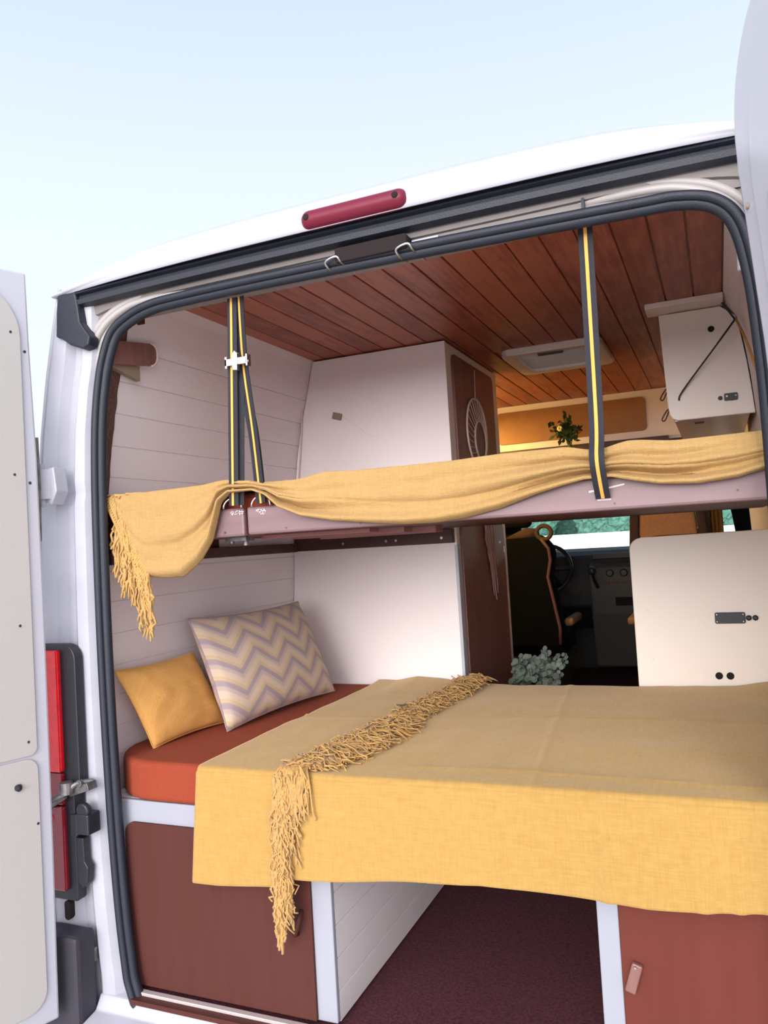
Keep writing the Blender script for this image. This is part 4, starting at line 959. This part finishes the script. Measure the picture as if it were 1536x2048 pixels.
# ------------------------------------------------------------------ plant by the bed
pl = thing('potted_plant', 'grey-green round-leaved plant in a dark pot behind the bed\'s far edge', 'plant', (0.02, 1.45, 0.0))
mb = MB(); mb.box(-0.13, 0.13, 1.32, 1.60, 0.42, 0.44); 
MB().lathe((0.02, 1.45, 0.44), [(0.045, 0), (0.06, 0.09), (0.063, 0.10), (0.055, 0.10), (0.05, 0.09)], 20).build('pot', 'clay', pl, smooth=True)
mb.box(-0.12, -0.10, 1.34, 1.36, 0.0, 0.42); mb.box(0.10, 0.12, 1.34, 1.36, 0.0, 0.42); mb.box(-0.12, -0.10, 1.56, 1.58, 0.0, 0.42); mb.box(0.10, 0.12, 1.56, 1.58, 0.0, 0.42)
tag(mb.build('plant_stool', 'darkbrown', bevel=0.003), 'low dark wooden stool under the round-leaved plant, behind the bed', 'stool')
mb = MB(); st = MB()
for q in range(30):
    tip = Vector((0.04 + random.uniform(-0.105, 0.10), 1.43 + random.uniform(-0.10, 0.08), 0.560 + random.uniform(-0.03, 0.095))); base = Vector((0.02, 1.45, 0.53))
    if tip.z > 0.655: tip.x = min(tip.x, 0.03)
    P = catmull([base, base.lerp(tip, 0.5) + Vector((0, 0, 0.04)), tip], 5); st.tube(P, 0.0015, 5)
    for k in range(4, 11):
        p = P[min(k, len(P) - 1)]
        for sgn in (-1, 1):
            nrm = Vector((random.gauss(0, .6), -1, random.gauss(0.4, .5))).normalized(); ax = nrm.orthogonal().normalized(); bx = nrm.cross(ax); r = random.uniform(0.008, 0.015)
            c = p + (ax * sgn * 0.014) + Vector((random.gauss(0, .008), random.gauss(0, .01), random.gauss(0, .008)))
            mb.add([c + nrm * 0.003 * (i % 2) + ax * r * math.cos(2 * math.pi * i / 10) + bx * r * 0.85 * math.sin(2 * math.pi * i / 10) for i in range(10)], [tuple(range(10))])
mb.build('leaves', 'leaf', pl, solid=0.001, kind='stuff'); st.build('stems', 'leafd', pl)

# ------------------------------------------------------------------ the cab
def seat(name, lab, x0, x1, y, side_m, centre_m, ztop, ring):
    t = thing(name, lab, 'seat', ((x0 + x1) / 2, y + 0.25, 0.0))
    w = x1 - x0; cx = (x0 + x1) / 2
    o = [(x0 + 0.01, 0.42), (x1 - 0.02, 0.42), (x1 + 0.0, 0.55), (x1 - 0.015, 0.72), (x1 - 0.04, 0.86), (x1 - 0.015, 0.96), (x1 - 0.01, 1.03), (x1 - 0.06, 1.10), (cx + 0.12, 1.125), (cx - 0.12, 1.125), (x0 + 0.06, 1.10), (x0 + 0.01, 1.03), (x0 + 0.015, 0.96), (x0 + 0.04, 0.86), (x0 + 0.015, 0.72), (x0, 0.55)]
    fn = lambda a, b, d: (a, d + 0.10 * (0.42 - b) * -1 * -1 * -0.0 + (b - 0.42) * -0.16, b)
    bk = MB().prism(o, fn, y, y + 0.13).build('backrest', side_m, t, bevel=0.03, seg=3, smooth=True)
    if centre_m:
        o2 = [(cx - 0.16, 1.02), (cx + 0.16, 1.02), (cx + 0.13, 1.40), (cx - 0.13, 1.40)]
        MB().prism(o2, fn, y - 0.004, y + 0.10).build('headrest', centre_m, t, bevel=0.02, seg=3, smooth=True, label='tan upper backrest')
        for sg in (-1, 1):
            o3 = [(cx + sg * 0.165, 0.98), (cx + sg * 0.215, 1.0), (cx + sg * 0.18, 1.38), (cx + sg * 0.135, 1.38)]
            MB().prism(o3, fn, y - 0.01, y + 0.14).build('bolster', side_m, t, bevel=0.012, seg=3, smooth=True)
    else:
        MB().prism(rrect(cx - 0.13, 1.16, cx + 0.13, 1.38, 0.04), fn, y, y + 0.10).build('headrest', side_m, t, bevel=0.02, seg=3, smooth=True)
        mb = MB(); mb.tube([fn(x1 - 0.02, 0.45, y - 0.01)] + [fn(a, b, y - 0.012) for a, b in [(x1 - 0.012, 0.55), (x1 - 0.035, 0.72), (x1 - 0.055, 0.86), (x1 - 0.03, 0.96), (x1 - 0.035, 1.03), (x1 - 0.075, 1.09)]], 0.010, 8); mb.build('piping', 'piping', t, smooth=True)
        mb = MB(); c = fn(x1 - 0.055, 1.125, y); mb.tube([(c[0] + 0.044 * math.cos(2 * math.pi * k / 20), c[1], c[2] + 0.040 * math.sin(2 * math.pi * k / 20)) for k in range(20)], 0.013, 8, closed=True)
        mb.prism([(x1 - 0.30, 1.10), (x1 - 0.09, 1.10), (x1 - 0.10, 1.15), (x1 - 0.16, 1.16)], fn, y, y + 0.06)
        mb.build('headrest_frame', 'seatbrown', t, smooth=True)
    MB().box(x0 + 0.02, x1 - 0.02, y + 0.08, y + 0.55, 0.36, 0.50).build('seat_cushion', side_m, t, bevel=0.03, seg=3, smooth=True)
    MB().box(x0 + 0.06, x1 - 0.06, y + 0.10, y + 0.48, 0.0, 0.36).build('seat_base', 'dash', t, bevel=0.01)
    ax = x1 + 0.025 if side_m == 'seatblack' else x0 - 0.03
    MB().box(ax - 0.028, ax + 0.028, y + 0.05, y + 0.40, 0.55, 0.60).build('armrest', 'armtan', t, bevel=0.02, seg=3, smooth=True)
    return t
seat('driver_seat', 'black driver seat seen from behind, with dusky piping down its right edge', -0.72, -0.19, 3.15, 'seatblack', None, 1.3, True)
seat('passenger_seat', 'brown passenger seat with tan upper backrest, beyond the cream panel', 0.235, 0.66, 3.15, 'seatbrown', 'seattan', 1.3, False)
ds = thing('dashboard', 'dark van dashboard with grey centre console, air vents and knobs', 'dashboard', (0, 4.6, 0.3))
mb = MB(); mb.prism([(4.45, 0.55), (4.42, 0.80), (4.40, 0.93), (4.47, 0.965), (4.60, 0.985), (5.0, 0.97), (5.15, 0.95), (5.15, 0.35), (4.7, 0.35)], lambda a, b, d: (d, a, b), -0.86, 0.86); mb.build('dash_body', 'dash', ds, bevel=0.012)
mb = MB(); mb.prism([(4.43, 0.10), (4.36, 0.50), (4.34, 0.84), (4.38, 0.88), (4.60, 0.88), (4.60, 0.10)], lambda a, b, d: (d, a, b), -0.20, 0.36); mb.build('centre_console', 'dashgrey', ds, bevel=0.012)
MB().box(-0.17, 0.30, 4.365, 4.40, 0.905, 0.945).build('air_vent', 'plastic', ds, bevel=0.003)
for x in (-0.05, 0.05, 0.15): MB().lathe((x, 4.335, 0.80), [(0.020, -0.006), (0.026, 0.0), (0.030, 0.01)], 18, 'y').build('control_knob', 'plastic', ds)
mb = MB()
for k in range(6): mb.box(-0.10 + 0.06 * k, -0.055 + 0.06 * k, 4.325, 4.345, 0.720, 0.738)
mb.build('button_row', 'piping', ds)
MB().box(-0.02, 0.10, 4.335, 4.36, 0.56, 0.62).build('console_pocket', 'hole', ds)
mb = MB(); mb.tube(catmull([(-0.14, 4.32, 0.70), (-0.15, 4.24, 0.76), (-0.155, 4.20, 0.82)], 4), 0.012, 8); mb.lathe((-0.155, 4.20, 0.82), [(0.015, -0.02), (0.028, 0.0), (0.022, 0.03), (0.006, 0.04)], 14); mb.build('gear_lever', 'plastic', ds, smooth=True)
sw_ = MB(); C0 = Vector((-0.46, 4.02, 0.86)); A_ = Vector((1, 0, 0)); B_ = Vector((0, 0.45, 0.89)).normalized()
sw_.tube([C0 + A_ * 0.19 * math.cos(2 * math.pi * k / 32) + B_ * 0.19 * math.sin(2 * math.pi * k / 32) for k in range(32)], 0.015, 8, closed=True)
for a in (0, 3.14, -1.57): sw_.tube([C0, C0 + A_ * 0.19 * math.cos(a) + B_ * 0.19 * math.sin(a)], 0.014, 6)
sw_.lathe(C0, [(0.05, -0.02), (0.06, 0.0), (0.05, 0.02)], 16, 'y'); sw_.tube([C0, (-0.46, 4.42, 0.72)], 0.035, 10)
sw_.build('steering_wheel', 'plastic', ds, smooth=True)
# windscreen with its frame
win = MB(); win.prism([(-0.84, 0.96), (0.84, 0.96), (0.74, 1.66), (-0.74, 1.66)], lambda a, b, d: (a, 5.12 - (b - 0.96) * 1.05 + d, b), 0, 0.006)
win.build('window_1', 'glass', kind='structure')
mb = MB()
def ws(a, b, d): return (a, 5.12 - (b - 0.96) * 1.05 + d, b)
for sg in (-1, 1): mb.prism([(sg * 0.84, 0.94), (sg * 0.99, 0.94), (sg * 0.92, 1.70), (sg * 0.74, 1.66)], ws, -0.04, 0.03)
mb.prism([(-0.92, 1.66), (0.92, 1.66), (0.90, 1.92), (-0.90, 1.92)], ws, -0.04, 0.03)
mb.prism([(-0.99, 0.30), (0.99, 0.30), (0.99, 0.955), (-0.99, 0.955)], lambda a, b, d: (a, 5.14 + d, b), 0.02, 0.06)
mb.build('windscreen_frame', 'plastic', van)
MB().box(-0.99, 0.99, 3.0, 5.2, -0.10, -0.035).build('cab_floor', 'plastic', van)
MB().box(-0.99, 0.99, 5.16, 5.20, -0.10, 0.40).build('firewall', 'plastic', van)
mb = MB(); mb.tube(catmull([(0.42, 4.35, 1.30), (0.46, 4.42, 1.20), (0.44, 4.48, 1.15)], 4), 0.02, 8); mb.build('mirror_mount', 'plastic', van)
# cab door window with black frame, right side, and the curtain beside it
mb = MB(); mb.prism(rrect(3.75, 0.95, 4.55, 1.60, 0.08), YZ, 0.955, 0.96); mb.build('window_2', 'glass', kind='structure')
tag(MB().grid(lambda u, v: (0.66 + 0.075 * u + 0.0 * v, 3.52 + 0.012 * math.sin(u * 20), 0.75 + 0.80 * v), 40, 10).build('gold_curtain', 'curtain', smooth=True, solid=0.004), 'narrow gold curtain beside the passenger seat, above the cream panel', 'curtain')
MB().box(0.64, 0.665, 3.50, 3.54, 0.0, 1.86).build('trim_2', 'darkbrown', kind='structure')
tag(MB().box(0.10, 0.22, 2.90, 2.98, 0.002, 0.012).build('paper_sheet', 'paper', bevel=0.001), 'pale folded paper lying on the dark floor between the front seats', 'paper')

# kitchen lamp fixture behind the wardrobe
lf = MB().lathe((-0.62, 2.30, 1.815), [(0.03, 0.0), (0.07, 0.01), (0.07, 0.045)], 20)
tag(lf.build('ceiling_lamp', 'whitepl', smooth=True), 'small round ceiling lamp over the kitchen, hidden behind the wardrobe', 'lamp')

# ------------------------------------------------------------------ trees beyond the windscreen
def tree(x, y, h, lab):
    t = thing('tree', lab, 'tree', (x, y, -0.65), 'trees beyond the windscreen')
    MB().tube([(x, y, -0.65), (x + 0.1, y, -0.65 + h * 0.5)], [0.28, 0.16], 8).build('trunk', 'treebark', t)
    def f(u, v):
        a = u * 2 * math.pi; b = v * math.pi; d = Vector((math.sin(b) * math.cos(a), math.sin(b) * math.sin(a), -math.cos(b)))
        r = 1 + 0.10 * noise.noise(d * 4 + Vector((x, 0, 0))) + 0.07 * noise.noise(d * 14 + Vector((x, 3, 0))) + 0.05 * noise.noise(d * 40)
        fl = 1 + 0.25 * math.sin(b) ** 0.5
        return (x + d.x * r * 3.05 * fl, y + d.y * r * 2.2 * fl, 0.5 * h - 0.45 + d.z * r * h * 0.52)
    MB().grid(f, 120, 70).build('crown', 'treeleaf', t)
tag(MB().box(-60, 40, 52.0, 52.3, -0.66, 0.90).build('yard_wall', 'whitewall'), 'long white rendered wall under the trees, seen through the windscreen', 'wall')
for k in range(8):
    tree(-32 + 8.4 * k, 64, 7.5, 'front-row blue-green bushy tree above the white wall, seen through the windscreen')
    if k < 7: tree(-27.8 + 8.4 * k, 71, 8.2, 'rear-row blue-green bushy tree filling a gap between nearer trees')

for o in bpy.data.objects:
    if '_o' in o: del o['_o']
